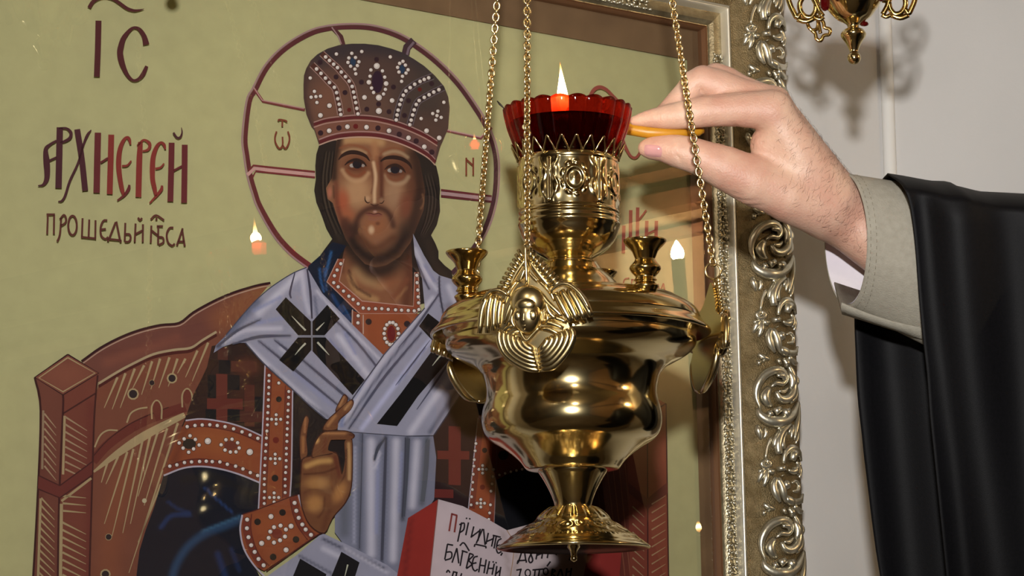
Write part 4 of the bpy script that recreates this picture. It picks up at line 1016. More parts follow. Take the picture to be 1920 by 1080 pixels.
for t_ in ('840,402 900,520 965,648', '895,382 960,500 1022,636', '955,372 1025,490 1082,626', '1012,384 1085,490 1142,610'): mt(sr, t_, [28, 36, 24], 8)
mt(sr, '800,402 870,340 960,338 1060,425 1135,560', [10, 16, 18, 16, 10], 14)
for t_ in ('720,645 800,652 905,700', '745,600 830,606 935,650', '700,690 790,705 880,760'): mt(sr, t_, [18, 28, 16], 9)
for t_ in ('520,660 450,660 380,700', '540,700 470,720 410,770'): mt(sl, t_, [16, 24, 14], 9)
for t_ in ('470,330 420,400 400,470', '520,280 460,350 440,410'): mt(sl, t_, [12, 18, 10], 7)
for t_ in ('740,330 800,400 830,470', '700,290 760,350 800,400'): mt(sr, t_, [12, 18, 10], 7)
bl = MB()
for j, zz in ((0, 3), (1, 7), (2, 10), (3, 12), (4, 13), (5, 13)):
    s_ = 1 - j * .145
    f = lambda x, y: '%g,%g' % (640 + (x - 640) * s_, 800 + (y - 800) * s_)
    mt(bl, ' '.join((f(352, 680), f(340, 760), f(380, 870), f(480, 960), f(600, 1018), f(678, 1034))), [20, 32, 36, 36, 32, 18], zz)
br_ = MB()
for j, zz in ((0, 3), (1, 7), (2, 10), (3, 12), (4, 13), (5, 13)):
    s_ = 1 - j * .145
    f = lambda x, y: '%g,%g' % (690 + (x - 690) * s_, 800 + (y - 800) * s_)
    mt(br_, ' '.join((f(684, 1034), f(800, 1000), f(920, 880), f(976, 760), f(958, 690))), [18, 36, 36, 32, 20], zz)
plate = MB()
out = mp('600,60 470,220 400,350 230,430 200,560 300,650 350,680 340,760 380,870 480,960 600,1018 680,1032 800,1000 920,880 976,760 958,690 940,640 1090,580 1040,430 900,340 760,230 640,60')
cpt = mp('620,560')[0]
V = []
for zz, s_ in ((-3 * MS, 1.0), (4 * MS, .97)):
    V += [(cpt[0] + (p[0] - cpt[0]) * s_, cpt[1] + (p[1] - cpt[1]) * s_, zz) for p in out]
n_ = len(out); V += [(cpt[0], cpt[1], 12 * MS), (cpt[0], cpt[1], -3 * MS)]
plate.add(V, [(i, (i + 1) % n_, n_ + (i + 1) % n_, n_ + i) for i in range(n_)] + [(n_ + i, n_ + (i + 1) % n_, 2 * n_) for i in range(n_)] + [((i + 1) % n_, i, 2 * n_ + 1) for i in range(n_)])
face = MB()
c_ = mp('615,590')[0]; face.ball((c_[0], c_[1], 22 * MS), (27 * MS, 33 * MS, 22 * MS), 24, 16)
for t_, r in (('548,588', 9), ('668,588', 10)):
    q = mp(t_)[0]; face.ball((q[0], q[1], 38 * MS), (r * MS, r * MS * 1.1, 5 * MS), 14, 8)
mt(face, '608,560 604,600 602,635', [8, 12, 17], 42); mt(face, '585,665 604,672 625,664', [6, 9, 6], 39); mt(face, '600,700 603,706', [16, 15], 35)
q = mp('612,500')[0]; face.ball((q[0], q[1], 34 * MS), (20 * MS, 13 * MS, 9 * MS), 18, 10)
hair = MB()
q = mp('612,470')[0]; hair.ball((q[0], q[1], 16 * MS), (34 * MS, 32 * MS, 20 * MS), 24, 14)
for t_, R in (('600,330 520,390 470,470 430,560 400,630', [14, 24, 26, 24, 12]), ('580,360 500,440 470,540 430,650', [12, 20, 22, 10]), ('640,340 720,400 780,480 850,550 900,600', [14, 24, 26, 24, 12]), ('690,380 760,470 790,560 850,620', [12, 20, 22, 10]), ('480,560 470,620 500,680', [10, 18, 8]), ('760,560 780,610 750,660', [10, 18, 8])):
    mt(hair, t_, R, 16)
mt(hair, '540,690 570,755 602,790 640,752 720,680', [8, 12, 14, 12, 8], 24)
spike = MB(); mt(spike, '604,-10 602,90 604,200 606,320', [9, 14, 18, 14], 14)
mt(spike, '545,295 575,235 596,190', [14, 16, 10], 16); mt(spike, '700,300 660,260 625,215', [12, 14, 9], 14)
MED = [('wing', wl), ('wing', wr), ('wing', sl), ('wing', sr), ('wing', bl), ('wing', br_), ('face', face), ('hair', hair), ('crest', spike)]
MAZ = [-15.3, 104.7, -138]
med0 = plate.obj('winged_head', M['brass_cast'], lamp, True, 40)
subs = [mb.obj(nm, M['brass_cast'], med0, True) for nm, mb in MED]
top_pts = []
for i, az in enumerate(MAZ):
    a_ = math.radians(az)
    d_ = Vector((math.sin(a_), -math.cos(a_), 0)); x_ = Vector((math.cos(a_), math.sin(a_), 0)); up = Vector((0, 0, 1))
    tl = math.radians(-7 if i else -4)
    up2 = up * math.cos(tl) + d_ * math.sin(tl) * -1; n2 = x_.cross(up2)
    if n2.dot(d_) < 0: n2 = -n2
    c = d_ * (264 * PXM) + Vector((0, 0, lz(622) - Z0))
    o = med0 if i == 0 else inst('winged_head', med0.data, lamp)
    ml = Matrix(((x_.x, up2.x, n2.x, c.x), (x_.y, up2.y, n2.y, c.y), (x_.z, up2.z, n2.z, c.z), (0, 0, 0, 1)))
    o.matrix_local = ml
    if i:
        for s_ in subs: inst(s_.name.split('.')[0], s_.data, o)
    top_pts.append(ml @ Vector(mp('603,6')[0]))
# chains
link = MB()
lr, lw = 6.2 * PXM, 2.15 * PXM
link.tube([(lr * math.cos(q) * .92, 0, lr * math.sin(q) * 1.3) for q in np.linspace(0, 2 * PI, 15)[:-1]], lw, 7, 1.0, False, (0, 1, 0), True)
ringm = MB(); ringm.tube([(15 * PXM * math.cos(q), 0, 15 * PXM * math.sin(q)) for q in np.linspace(0, 2 * PI, 25)[:-1]], 2.2 * PXM, 8, 1.0, False, (0, 1, 0), True)
linv = LM.inverted()
APEX = linv @ at(983, -1950, 2.0)
ends = [linv @ at(988, 0, 1.915), linv @ at(1260, 0, 2.022), linv @ at(932, 0, 2.055)]
linkme = None; ringme = None
for i in range(3):
    A0 = top_pts[i]
    ch = MB()
    if i == 1:
        rc = A0 + Vector((0, 0, 11 * PXM)); A1 = rc + Vector((0, 0, 17 * PXM))
    else: A1 = A0 + Vector((0, 0, 3 * PXM))
    B1 = ends[i]
    dirv = (B1 - A1); Lc = dirv.length; dirv.normalize()
    sp = 10.8 * PXM; n_ = int(Lc / sp) + 2
    upper = MB()
    # upper run of the chain, above the picture, joined
    C1 = A1 + dirv * (n_ * sp); D1_ = APEX; du = (D1_ - C1); Lu = du.length; du.normalize()
    for k in range(int(Lu / sp)):
        c = C1 + du * (k * sp); zq = du.to_track_quat('Z', 'Y').to_matrix()
        rot = zq @ Matrix.Rotation(PI / 4 + (k % 2) * PI / 2 + k * .09, 3, 'Z')
        upper.tube([c + rot @ Vector((lr * math.cos(q) * .92, 0, lr * math.sin(q) * 1.3)) for q in np.linspace(0, 2 * PI, 9)[:-1]], lw, 4, 1.0, False, rot @ Vector((0, 1, 0)), True)
    cho = upper.obj('chain', M['brass_chain'], lamp); cho['kind'] = 'stuff'
    zq = dirv.to_track_quat('Z', 'Y').to_matrix()
    for k in range(n_):
        c = A1 + dirv * (k * sp)
        rot = (zq @ Matrix.Rotation(PI / 4 + (k % 2) * PI / 2 + .5 * math.sin(k * .11 + i), 3, 'Z')).to_4x4()
        if linkme is None:
            o = link.obj('link', M['brass_chain'], cho); linkme = o.data
        else: o = inst('link', linkme, cho)
        o.matrix_local = Matrix.Translation(c) @ rot
    if i == 1:
        o = ringm.obj('chain_ring', M['brass_chain'], lamp)
        o.matrix_local = Matrix.Translation(rc) @ Matrix.Rotation(math.radians(12), 4, 'Z')
    if i == 0:
        wx = MB(); q = linv @ at(983, 238, 1.908)
        wx.ball(q, (4.2 * PXM, 3 * PXM, 5 * PXM), 8, 6); wx.ball(q + Vector((1.5 * PXM, 0, 4 * PXM)), (2.6 * PXM, 2.2 * PXM, 3 * PXM), 7, 5)
        wx.obj('wax_drop', principled('pale_wax', (206, 190, 140), .5), cho)
top_ = MB(); top_.tube([APEX + Vector((0, 0, 14 * PXM)) + Vector((14 * PXM * math.cos(q), 0, 14 * PXM * math.sin(q))) for q in np.linspace(0, 2 * PI, 21)[:-1]], 2.5 * PXM, 8, 1.0, False, (0, 1, 0), True)
top_.tube([APEX + Vector((0, 0, 28 * PXM)), APEX + Vector((0, 0, 3.5 - AX.z - Z0)) * 1.0 - Vector((0, 0, APEX.z))], 2.2 * PXM, 8)
top_.obj('suspension_hook', M['brass_dark'], lamp)

# ---------------------------------------------------------------- red glass with oil, wick and flame
GM = Matrix.Translation(LM @ Vector((0, 0, lz(335) - Z0))) @ LM.to_3x3().to_4x4()
cupg = empty('red_glass_cup', GM)
tag(cupg, 'ribbed dark red glass cup of oil with burning wick, set in the brass lamp', 'glass cup')
def gz(y): return lz(y) - lz(335)
redg = bpy.data.materials.new('ruby_glass'); redg.use_nodes = True
b = redg.node_tree.nodes['Principled BSDF']
b.inputs['Base Color'].default_value = (0.46, 0.018, 0.012, 1); b.inputs['Transmission Weight'].default_value = 1.0; b.inputs['Roughness'].default_value = 0.03; b.inputs['IOR'].default_value = 1.35
N, L, b = nodes(redg)
N2 = redg.node_tree.nodes
trr = N2.new('ShaderNodeBsdfTransparent'); trr.inputs[0].default_value = (0.74, 0.13, 0.05, 1)
mxs = N2.new('ShaderNodeMixShader'); mxs.inputs[0].default_value = 0.35
L.new(b.outputs[0], mxs.inputs[1]); L.new(trr.outputs[0], mxs.inputs[2]); L.new(mxs.outputs[0], N2['Material Output'].inputs[0])
NRB = 22
def rib(q, r, z):
    y = (r / PXM); return 4.2 * PXM * abs(math.cos(q * NRB / 2)) ** .7 * sm(r / PXM, 80, 92)
GP = '334,60 330,72 322,77 312,79 303,81.5 297,86 291,90.5 283,95 265,101.5 245,109 225,114 212,117'
glp = [(r * PXM, gz(y)) for y, r in spline(pts(GP), 3)] + [(117.5 * PXM, gz(208.5)), (116 * PXM, gz(206)), (114.5 * PXM, gz(207))]
inn = [((r - 5) * PXM, gz(y)) for y, r in spline(pts('210,117 225,114 245,109 265,101.5 283,95 291,90.5 297,86 303,81.5 312,79 320,75 325,58'), 2)] + [(.0003, gz(326))]
outp = [(.0003, gz(335))] + glp
m_ = MB(); nA = NRB * 10
V = []; Fc = []
allp = outp + inn
for i, (r, z) in enumerate(allp):
    io = i < len(outp) - 3
    for k in range(nA):
        q = 2 * PI * k / nA
        e = rib(q, r, z) if i < len(outp) else 0
        zz = z + (3.5 * PXM * abs(math.cos(q * NRB / 2)) if len(outp) - 5 < i <= len(outp) else 0)
        V.append(((r + e) * math.cos(q), (r + e) * math.sin(q), zz))
for i in range(len(allp) - 1):
    for k in range(nA):
        l = (k + 1) % nA; Fc.append((i * nA + k, i * nA + l, (i + 1) * nA + l, (i + 1) * nA + k))
m_.add(V, Fc); m_.obj('ribbed_glass', redg, cupg, True, 50)
oil = MB(); oil.lathe([(.0003, gz(324.5))] + [((r - 6) * PXM, gz(y)) for y, r in spline(pts('323.5,60 319,74 312,78.5 303,81 297,85.5 291,90 283,94.5 265,101 245,108.5 232,111.5'), 2)] + [(.0003, gz(232))], 64)
om_ = principled('wine_dark_oil', (46, 5, 5), .02); nodes(om_)[2].inputs['Transmission Weight'].default_value = .25
oo = oil.obj('oil', om_, cupg, True, 40); oo['label'] = 'dark red oil'
wk = MB(); fx = -9 * PXM
wk.tube([(fx, 0, gz(236)), (fx, 0, gz(214)), (fx + .0003, 0, gz(205))], [1.6 * PXM, 1.5 * PXM, 1.1 * PXM], 8)
wk.lathe([(14 * PXM, gz(234)), (15 * PXM, gz(231)), (13 * PXM, gz(229)), (3 * PXM, gz(228))], 20)
wk.obj('wick_float', principled('wick', (50, 40, 34), .8), cupg)
flm = bpy.data.materials.new('flame_light'); flm.use_nodes = True
N, L = flm.node_tree.nodes, flm.node_tree.links; N.remove(N['Principled BSDF'])
tcn = N.new('ShaderNodeTexCoord'); sx = N.new('ShaderNodeSeparateXYZ'); L.new(tcn.outputs['Generated'], sx.inputs[0])
rp = N.new('ShaderNodeValToRGB'); L.new(sx.outputs[2], rp.inputs[0])
el = rp.color_ramp.elements
el[0].position = 0; el[0].color = (1, .30, .05, 1); el[1].position = 1; el[1].color = (1, .28, .04, 1)
for p_, c_ in ((.15, (1, .55, .16, 1)), (.42, (1, .80, .42, 1)), (.62, (1, .74, .34, 1)), (.8, (1, .48, .12, 1))):
    e = el.new(p_); e.color = c_
rs = N.new('ShaderNodeValToRGB'); L.new(sx.outputs[2], rs.inputs[0])
es = rs.color_ramp.elements; es[0].position = 0; es[0].color = (.12, .12, .12, 1); es[1].position = 1; es[1].color = (.02, .02, .02, 1)
for p_, v_ in ((.2, .35), (.38, 1.0), (.6, .8), (.78, .3)):
    e = es.new(p_); e.color = (v_, v_, v_, 1)
em = N.new('ShaderNodeEmission'); mlt = N.new('ShaderNodeMath'); mlt.operation = 'MULTIPLY'; mlt.inputs[1].default_value = 42
L.new(rs.outputs[0], mlt.inputs[0]); L.new(mlt.outputs[0], em.inputs[1]); L.new(rp.outputs[0], em.inputs[0])
trn = N.new('ShaderNodeBsdfTransparent'); msx = N.new('ShaderNodeMixShader')
ra = N.new('ShaderNodeValToRGB'); L.new(sx.outputs[2], ra.inputs[0]); ea = ra.color_ramp.elements
ea[0].position = .62; ea[0].color = (1, 1, 1, 1); ea[1].position = 1; ea[1].color = (.12, .12, .12, 1)
L.new(ra.outputs[0], msx.inputs[0]); L.new(trn.outputs[0], msx.inputs[1]); L.new(em.outputs[0], msx.inputs[2]); L.new(msx.outputs[0], N['Material Output'].inputs[0])
M['flame'] = flm
fl = MB(); fpz = [(.4, 213), (6, 208), (10, 200), (11.2, 191), (10.6, 181), (8.8, 169), (6.3, 156), (4, 143), (2.2, 131), (.9, 121), (.1, 113)]
Q = spline(fpz, 3); n_ = 20; V = []; Fc = []
for i, (r, y) in enumerate(Q):
    f = i / (len(Q) - 1); ox = fx - 3 * PXM * f + 1.2 * PXM * math.sin(f * 4)
    for k in range(n_):
        q = 2 * PI * k / n_; V.append((ox + max(r, .05) * PXM * math.cos(q), max(r, .05) * PXM * math.sin(q), gz(y)))
for i in range(len(Q) - 1):
    for k in range(n_):
        l = (k + 1) % n_; Fc.append((i * n_ + k, i * n_ + l, (i + 1) * n_ + l, (i + 1) * n_ + k))
fl.add(V, Fc); fo = fl.obj('flame', flm, cupg); fo['label'] = 'tall pointed yellow flame'
point_light('lamp_flame', GM @ Vector((fx, 0, gz(165))), 0.35, (1, .62, .25), .005)
# dark wire hook on the glass rim
hk = MB(); hq = GM.inverted()
hk.tube([hq @ at(932, 189, 2.0), hq @ at(937, 195, 2.0), hq @ at(943, 201, 2.0), hq @ at(950, 208, 2.0), hq @ at(955, 216, 2.0)], [1.0 * PXM, 2.2 * PXM, 1.4 * PXM, 1.3 * PXM, 1 * PXM], 7)
hk.obj('wire_hook', principled('blackened_wire', (40, 34, 26), .5, .6), cupg)
# ---------------------------------------------------------------- smaller hanging lamps beside the icon
def small_lamp(name, label, bx, by, dep):
    s = dep / FPX
    base = at(bx, by, dep)
    Mx = Matrix(((LH_.x, -LF_.x, 0, base.x), (LH_.y, -LF_.y, 0, base.y), (0, 0, 1, base.z), (0, 0, 0, 1)))
    root = empty(name, Mx)
    tag(root, label, 'lamp')
    def P(t, n=3): return [(max(r, .1) * s, -(y - 121) * s) for y, r in spline(pts(t), n)]
    m_ = MB(); m_.lathe(P('44,12 42,14 38,20 32,30 24,38 12,47 0,54 -14,60 -26,64 -34,66') + P('-36,69 -38,70 -40,68', 2) + P('-38,62 -30,58', 2), 64); m_.obj('bowl', M['brass'], root, True, 40)
    m_ = MB(); m_.lathe(P('40,15 43,13 46,11 50,11 52,14 54,18 58,22 63,24 69,22 76,17 84,12.5 91,9.5 96,8 98,9'), 40); m_.obj('finial', M['brass'], root, True, 50)
    m_ = MB(); m_.ball((0, 0, 13 * s), 12.6 * s, 24, 14); m_.obj('ball_drop', M['brass'], root)
    m_ = MB(); m_.lathe(P('20,3 12,40 0,48 -20,54 -44,59 -60,62 -66,63') + P('-66,60 -44,56 -20,50 -4,40 0,3', 2), 48); m_.obj('red_glass', redg, root, True, 50)
    fl_ = MB(); fl_.lathe(P('-50,.3 -54,5 -62,8.5 -70,8 -82,5 -96,1.6 -104,.2'), 16); fl_.obj('flame', M['flame'], root)
    point_light('small_flame', Mx @ Vector((0, 0, (121 + 72) * s)), 0.2, (1, .6, .25), .004)
    # pierced leaf handles, flat castings standing out from the rim
    def handle(az, dz=0.0, dr=0.0):
        a_ = math.radians(az); d_ = Vector((math.sin(a_), -math.cos(a_), 0))
        def Q(t): return [d_ * ((x + dr) * s) + Vector((0, 0, -(y - 121 + dz) * s)) for x, y in spline(pts(t), 4)]
        mb = MB(); nrm = Vector((math.cos(a_), math.sin(a_), 0))
        for t, r in (('56,26 64,12 70,-4 78,-16 90,-14 98,-2 98,12 90,24 78,26 70,16 68,4', 4.2), ('96,16 104,26 110,16 116,2 120,-16 114,-34', 4.2), ('54,27 62,31 72,27', 3.4), ('72,28 88,34 104,29', 4.4), ('60,4 64,-14 74,-28 92,-36 110,-42 124,-54 134,-74 134,-96 124,-110 112,-104 106,-88 108,-70 116,-56', 4.4),
                     ('54,-20 64,-36 70,-56 66,-74 56,-80', 3.6), ('104,-60 92,-72 86,-86 90,-100 100,-104', 3.4)):
            mb.tube(Q(t), r * s * 1.35, 6, .4, True, nrm)
        return mb.obj('leaf_handle', M['brass_dark'], root)
    for az in (84, 176, -96): handle(az)
    # small trefoil pendant and garnets
    tb = MB(); c0 = Vector((-58 * s, .02, (121 - 12) * s))
    for t in ('-4,0 -16,4 -22,16 -16,28 -6,28 -2,18 -3,8 -4,0', '0,4 8,14 10,24 20,28 18,38 8,40 2,50 -6,46 -8,36 -14,30', '-2,10 0,24 2,36'):
        tb.tube([c0 + Vector((x * s, 0, -y * s)) for x, y in spline(pts(t), 4)], 4 * s, 6, .4, True, (0, 1, 0))
    tb.obj('trefoil_pendant', M['brass_dark'], root)
    gm = principled('garnet', (70, 6, 8), .05); nodes(gm)[2].inputs['Coat Weight'].default_value = 1
    for x, y, yy in ((-57, 14, -.018), (48, -2, -.02), (22, 40, .004)):
        g1 = MB(); g1.ball((x * s, yy, (121 - y) * s), (10 * s, 8 * s, 15 * s) if y < 30 else (9 * s, 6 * s, 5 * s), 10, 6); g1.obj('garnet', gm, root, False)
    m_ = MB()
    for az in (85, 205, -35):
        a_ = math.radians(az)
        m_.tube([(62 * s * math.sin(a_), -62 * s * math.cos(a_), (121 + 36) * s), (0, 0, (121 + 1000) * s)], 2.4 * s, 6)
    m_.tube([(0, 0, (121 + 995) * s), (0, 0, ZT - base.z)], 2.4 * s, 6)
    m_.obj('suspension_chain', M['brass_chain'], root)
    return root
small_lamp('hanging_votive_lamp', 'small gilt hanging lamp with ball drop and leaf handles, cut off at the upper right', 1602, 121, 2.12)
small_lamp('hanging_votive_lamp', 'small gilt hanging lamp above the view whose finial shadows the icon at upper left', 322, -38, 2.0)

# electric wall candle on the far right wall; the icon's glass mirrors it
def mirrored(px, py, x_stop=None, t2=None):
    r_ = ray(px, py); t1 = (P_GLASS - CAM).dot(NRM) / r_.dot(NRM); G_ = CAM + r_ * t1; d_ = r_ - NRM * (2 * r_.dot(NRM))
    if t2 is None: t2 = (x_stop - G_.x) / d_.x
    return G_ + d_ * t2, (t1 + t2) / FPX
ev, sz = mirrored(1271, 486, B_.x - .15)
ec = empty('electric_candle', Vector((B_.x, ev.y, ev.z - 200 * sz)))
tag(ec, 'electric wall candle with glowing bulb, mirrored in the icon glass', 'wall light')
zb = 200 * sz; xo = ev.x - B_.x
bulb = bpy.data.materials.new('bulb_glow'); bulb.use_nodes = True
b = nodes(bulb)[2]; b.inputs['Emission Color'].default_value = (1, .8, .5, 1); b.inputs['Emission Strength'].default_value = 4200
def lat(name, mat, P_, sh=40):
    m_ = MB(); m_.lathe(P_, 24); m_.V = [(v[0] + xo, v[1], v[2]) for v in m_.V]; return m_.obj(name, mat, ec, True, sh)
lat('bulb', bulb, [(max(r, .1) * sz, zb - (y - 486) * sz) for y, r in spline(pts('486,7 482,11 476,12.5 468,11 460,7 453,3 449,.1'), 3)])
lat('sleeve', principled('candle_sleeve', (196, 198, 170), .4), [(.001, zb - .002), (13 * sz, zb - .002), (13 * sz, zb - 120 * sz), (34 * sz, zb - 122 * sz), (36 * sz, zb - 126 * sz), (8 * sz, zb - 134 * sz), (.001, zb - 136 * sz)])
m_ = MB(); m_.tube([(xo, 0, zb - 132 * sz), (xo, 0, zb - 165 * sz), (xo * .6, 0, zb - 185 * sz), (-.01, 0, zb - 170 * sz)], .007, 8); m_.box((-.02, -.05, zb - 220 * sz), (0, .05, zb - 120 * sz)); m_.obj('bracket', M['brass_dark'], ec, True, 30)
# a burning taper on a floor stand behind the arm, mirrored low in the glass
tv, sz = mirrored(1310, 990, None, 1.6)
ts_ = empty('candle_stand', Vector((tv.x, tv.y, 0)))
tag(ts_, 'brass floor stand with one burning taper, mirrored low in the icon glass', 'candle stand')
m_ = MB(); m_.lathe([(.001, 0), (.14, 0), (.14, .02), (.05, .06), (.014, .12), (.012, tv.z - .24), (.03, tv.z - .22), (.05, tv.z - .2), (.014, tv.z - .19), (.001, tv.z - .19)], 28); m_.obj('stand', M['brass_dark'], ts_, True, 40)
m_ = MB(); m_.lathe([(.001, tv.z - .2), (.005, tv.z - .2), (.0045, tv.z - .012), (.001, tv.z - .01)], 12); m_.obj('taper', principled('stand_wax', (206, 146, 40), .4), ts_, True, 40)
m_ = MB(); m_.lathe([(max(r, .1) * sz, tv.z - (y - 990) * sz) for y, r in spline(pts('998,1 994,4.5 988,5.5 981,3.5 975,.1'), 3)], 12); m_.obj('flame', M['flame'], ts_)
# ---------------------------------------------------------------- person: hand, forearm, sleeve
HD = 2.09; HS = HD / FPX                                   # metres per picture unit at the hand
def hw(x, y, z): return at(x, y, HD + z * HS)
# body as a smooth union of tapered limbs, meshed by surface nets
PARTS = []      # (list of (x,y,z,r), blend)
def limb(s_, k): PARTS.append(([tuple(float(q) for q in p.split(',')) for p in s_.split()], k))
# metacarpals / palm / forearm
limb('1556,380,42,62 1500,292,14,47 1449,210,0,35', 16)
limb('1558,376,70,56 1505,285,48,44 1452,196,36,31', 16)
limb('1558,380,95,50 1500,290,80,40 1440,192,68,28', 16)
limb('1555,388,112,44 1490,305,108,38 1428,206,96,25', 16)
limb('1552,392,38,56 1480,366,8,52 1415,338,-6,43', 18)
limb('1500,330,40,60 1470,300,50,56', 20)
limb('1446,272,22,40 1470,300,30,50', 14)
limb('1553,384,58,62 1606,420,62,60 1680,470,66,66 1780,530,70,74', 14)
PALM = len(PARTS)
limb('1449,207,0,38 1405,206,-4,34 1360,206,-8,31 1320,209,-10,30 1290,214,-12,27.5 1245,220.5,-8,22.5 1216,223,-6,17 1191,227,-5,10.5', 10)      # index
limb('1450,193,36,32 1385,176,36,31 1318,152,38,30 1290,172,34,25 1256,204,22,20 1228,224,12,14', 10)                  # middle
limb('1440,190,68,29 1385,166,72,27.5 1342,143,74,25.5 1306,172,66,21 1270,210,48,17', 9)                                        # ring
limb('1428,204,96,25 1385,186,104,22 1352,168,106,20 1318,195,98,17 1290,225,80,14', 9)                                            # little
limb('1415,341,-6,46 1362,316,-14,42 1322,299,-16,35 1296,290,-16,33 1270,283.5,-14,31 1245,278.5,-12,25.5 1224,278,-12,22 1212,278,-12,16.5', 12)  # thumb
CREASE = [('1374,231,0 1388,243,0 1402,251,0', 3.2), ('1394,279,0 1412,274,0 1432,266,0', 3), ('1402,262,0 1412,250,0 1420,236,0', 2.6), ('1414,262,0 1426,247,0 1434,230,0', 2.2), ('1424,258,0 1438,240,0', 1.8),
          ('1268,291,0 1276,300,0 1278,309,0', 2.2), ('1262,270,0 1268,264,0', 1.6), ('1290,186,0 1340,180,0 1398,176,0', 2.4), ('1310,160,0 1316,172,0 1318,180,0', 2.4), ('1382,372,0 1402,376,0 1420,374,0', 2.2), ('1392,382,0 1412,386,0 1432,384,0', 2), ('1374,362,0 1392,366,0', 2), ('1290,206,0 1292,222,0', 1.2)]
lo = np.array([1170, 100, -90.]); hi = np.array([1725, 590, 170.]); hvx = 3.2
nx_, ny_, nz_ = ((hi - lo) / hvx).astype(int)
X, Y, Z = np.meshgrid(lo[0] + np.arange(nx_) * hvx, lo[1] + np.arange(ny_) * hvx, lo[2] + np.arange(nz_) * hvx, indexing='ij')
G3 = np.stack([X, Y, Z], -1).reshape(-1, 3).astype(np.float32)
def chain_d(Q, pl):
    d = np.full(len(Q), 1e6, np.float32)
    for a, c in zip(pl[:-1], pl[1:]):
        A = np.array(a[:3], np.float32); Bq = np.array(c[:3], np.float32); ab = Bq - A
        t_ = np.clip(((Q - A) @ ab) / (ab @ ab), 0, 1)
        rr = a[3] + (c[3] - a[3]) * t_
        d = np.minimum(d, np.linalg.norm(Q - A - t_[:, None] * ab, axis=1) - rr)
    return d
def smin(a, c, k):
    h_ = np.clip(.5 + .5 * (c - a) / k, 0, 1); return c * (1 - h_) + a * h_ - k * h_ * (1 - h_)
D = np.full(len(G3), 400.0, np.float32)
def box_idx(pl, pad):
    A = np.array(pl); r_ = A[:, 3].max() + pad
    l_ = A[:, :3].min(0) - r_; h_ = A[:, :3].max(0) + r_
    return np.nonzero(np.all((G3 > l_) & (G3 < h_), 1))[0]
for i, (pl, k) in enumerate(PARTS):
    I = box_idx(pl, 26)
    d = chain_d(G3[I], spline(pl, 2) if len(pl) > 2 else pl)
    D[I] = smin(D[I], d, k)
for t_, r in CREASE:
    pl = []
    for p in t_.split():
        x, y, z = (float(q) for q in p.split(','))
        colz = D.reshape(nx_, ny_, nz_)[int((x - lo[0]) / hvx), int((y - lo[1]) / hvx)]
        hit = np.nonzero(colz < 0)[0]
        if len(hit): z = lo[2] + hit[0] * hvx
        pl.append((x, y, z, r))
    pl = spline(pl, 3) if len(pl) > 2 else pl
    I = box_idx(pl, 14)
    D[I] = -smin(-D[I], chain_d(G3[I], pl) * .8 + 1.2, 4)
D = D.reshape(nx_, ny_, nz_)
def surface_nets(D):
    S = D < 0
    cs = [(i, j, k) for i in (0, 1) for j in (0, 1) for k in (0, 1)]
    sh = tuple(q - 1 for q in D.shape)
    sl = lambda A, c: A[c[0]:c[0] + sh[0], c[1]:c[1] + sh[1], c[2]:c[2] + sh[2]]
    cnt = sum(sl(S, c).astype(np.int8) for c in cs)
    act = (cnt > 0) & (cnt < 8)
    idx = -np.ones(sh, np.int64); idx[act] = np.arange(act.sum())
    acc = np.zeros((int(act.sum()), 3)); num = np.zeros(int(act.sum()))
    for a in cs:
        for ax in range(3):
            if a[ax]: continue
            b_ = list(a); b_[ax] = 1
            da = sl(D, a)[act]; db = sl(D, b_)[act]
            x = (da < 0) != (db < 0)
            t_ = np.where(x, da / np.where(x, da - db, 1), 0)
            p = np.tile(np.array(a, float), (len(da), 1)); p[:, ax] += t_
            acc[x] += p[x]; num[x] += 1
    V = acc / num[:, None] + np.argwhere(act)
    Fc = []
    for ax in range(3):
        o1, o2 = [(1, 2), (2, 0), (0, 1)][ax]
        s0 = [slice(1, -1)] * 3; s0[ax] = slice(0, -1); s1 = list(s0); s1[ax] = slice(1, None)
        A = S[tuple(s0)]; Bq = S[tuple(s1)]
        for flip, mask in ((0, A & ~Bq), (1, ~A & Bq)):
            I = np.argwhere(mask); I += np.array([0 if q == ax else 1 for q in range(3)])
            e1 = np.zeros(3, int); e1[o1] = 1; e2 = np.zeros(3, int); e2[o2] = 1
            q4 = [I - e1 - e2, I - e2, I, I - e1]
            ok = np.all([(np.all(c >= 0, 1) & np.all(c < np.array(sh), 1)) for c in q4], 0)
            ids = np.stack([idx[tuple(c[ok].T)] for c in q4], 1)
            if flip: ids = ids[:, ::-1]
            Fc += ids.tolist()
    return V, Fc
Vh, Fh = surface_nets(D)
Vh = lo + Vh * hvx
# relax
Fa = np.array(Fh)
nbr = [[Fa[:, i], Fa[:, (i + 1) % 4]] for i in range(4)]
for it in range(3):
    acc = np.zeros_like(Vh); num = np.zeros(len(Vh))
    for a_, b_ in nbr:
        np.add.at(acc, a_, Vh[b_]); np.add.at(num, a_, 1); np.add.at(acc, b_, Vh[a_]); np.add.at(num, b_, 1)
    Vh = Vh * .45 + .55 * acc / num[:, None]
skin = principled('skin', (206, 166, 142), .48)
N, L, b = nodes(skin)
b.inputs['Subsurface Weight'].default_value = .12; b.inputs['Subsurface Radius'].default_value = (.008, .003, .0015); b.inputs['Subsurface Scale'].default_value = .5
add_noise(skin, 38, (194, 146, 126), (212, 176, 154), 5, 'Object', .25, 600)
person = empty('person', hw(1556, 384, 58))
tag(person, 'person in black cassock reaching from the right, holding a thin yellow candle', 'person')
PI_ = person.matrix_world.inverted()
body = mesh_obj('hand_and_forearm', [PI_ @ hw(*v) for v in Vh], Fh, skin, person, True); body['label'] = 'bare hand and wrist pinching a candle'
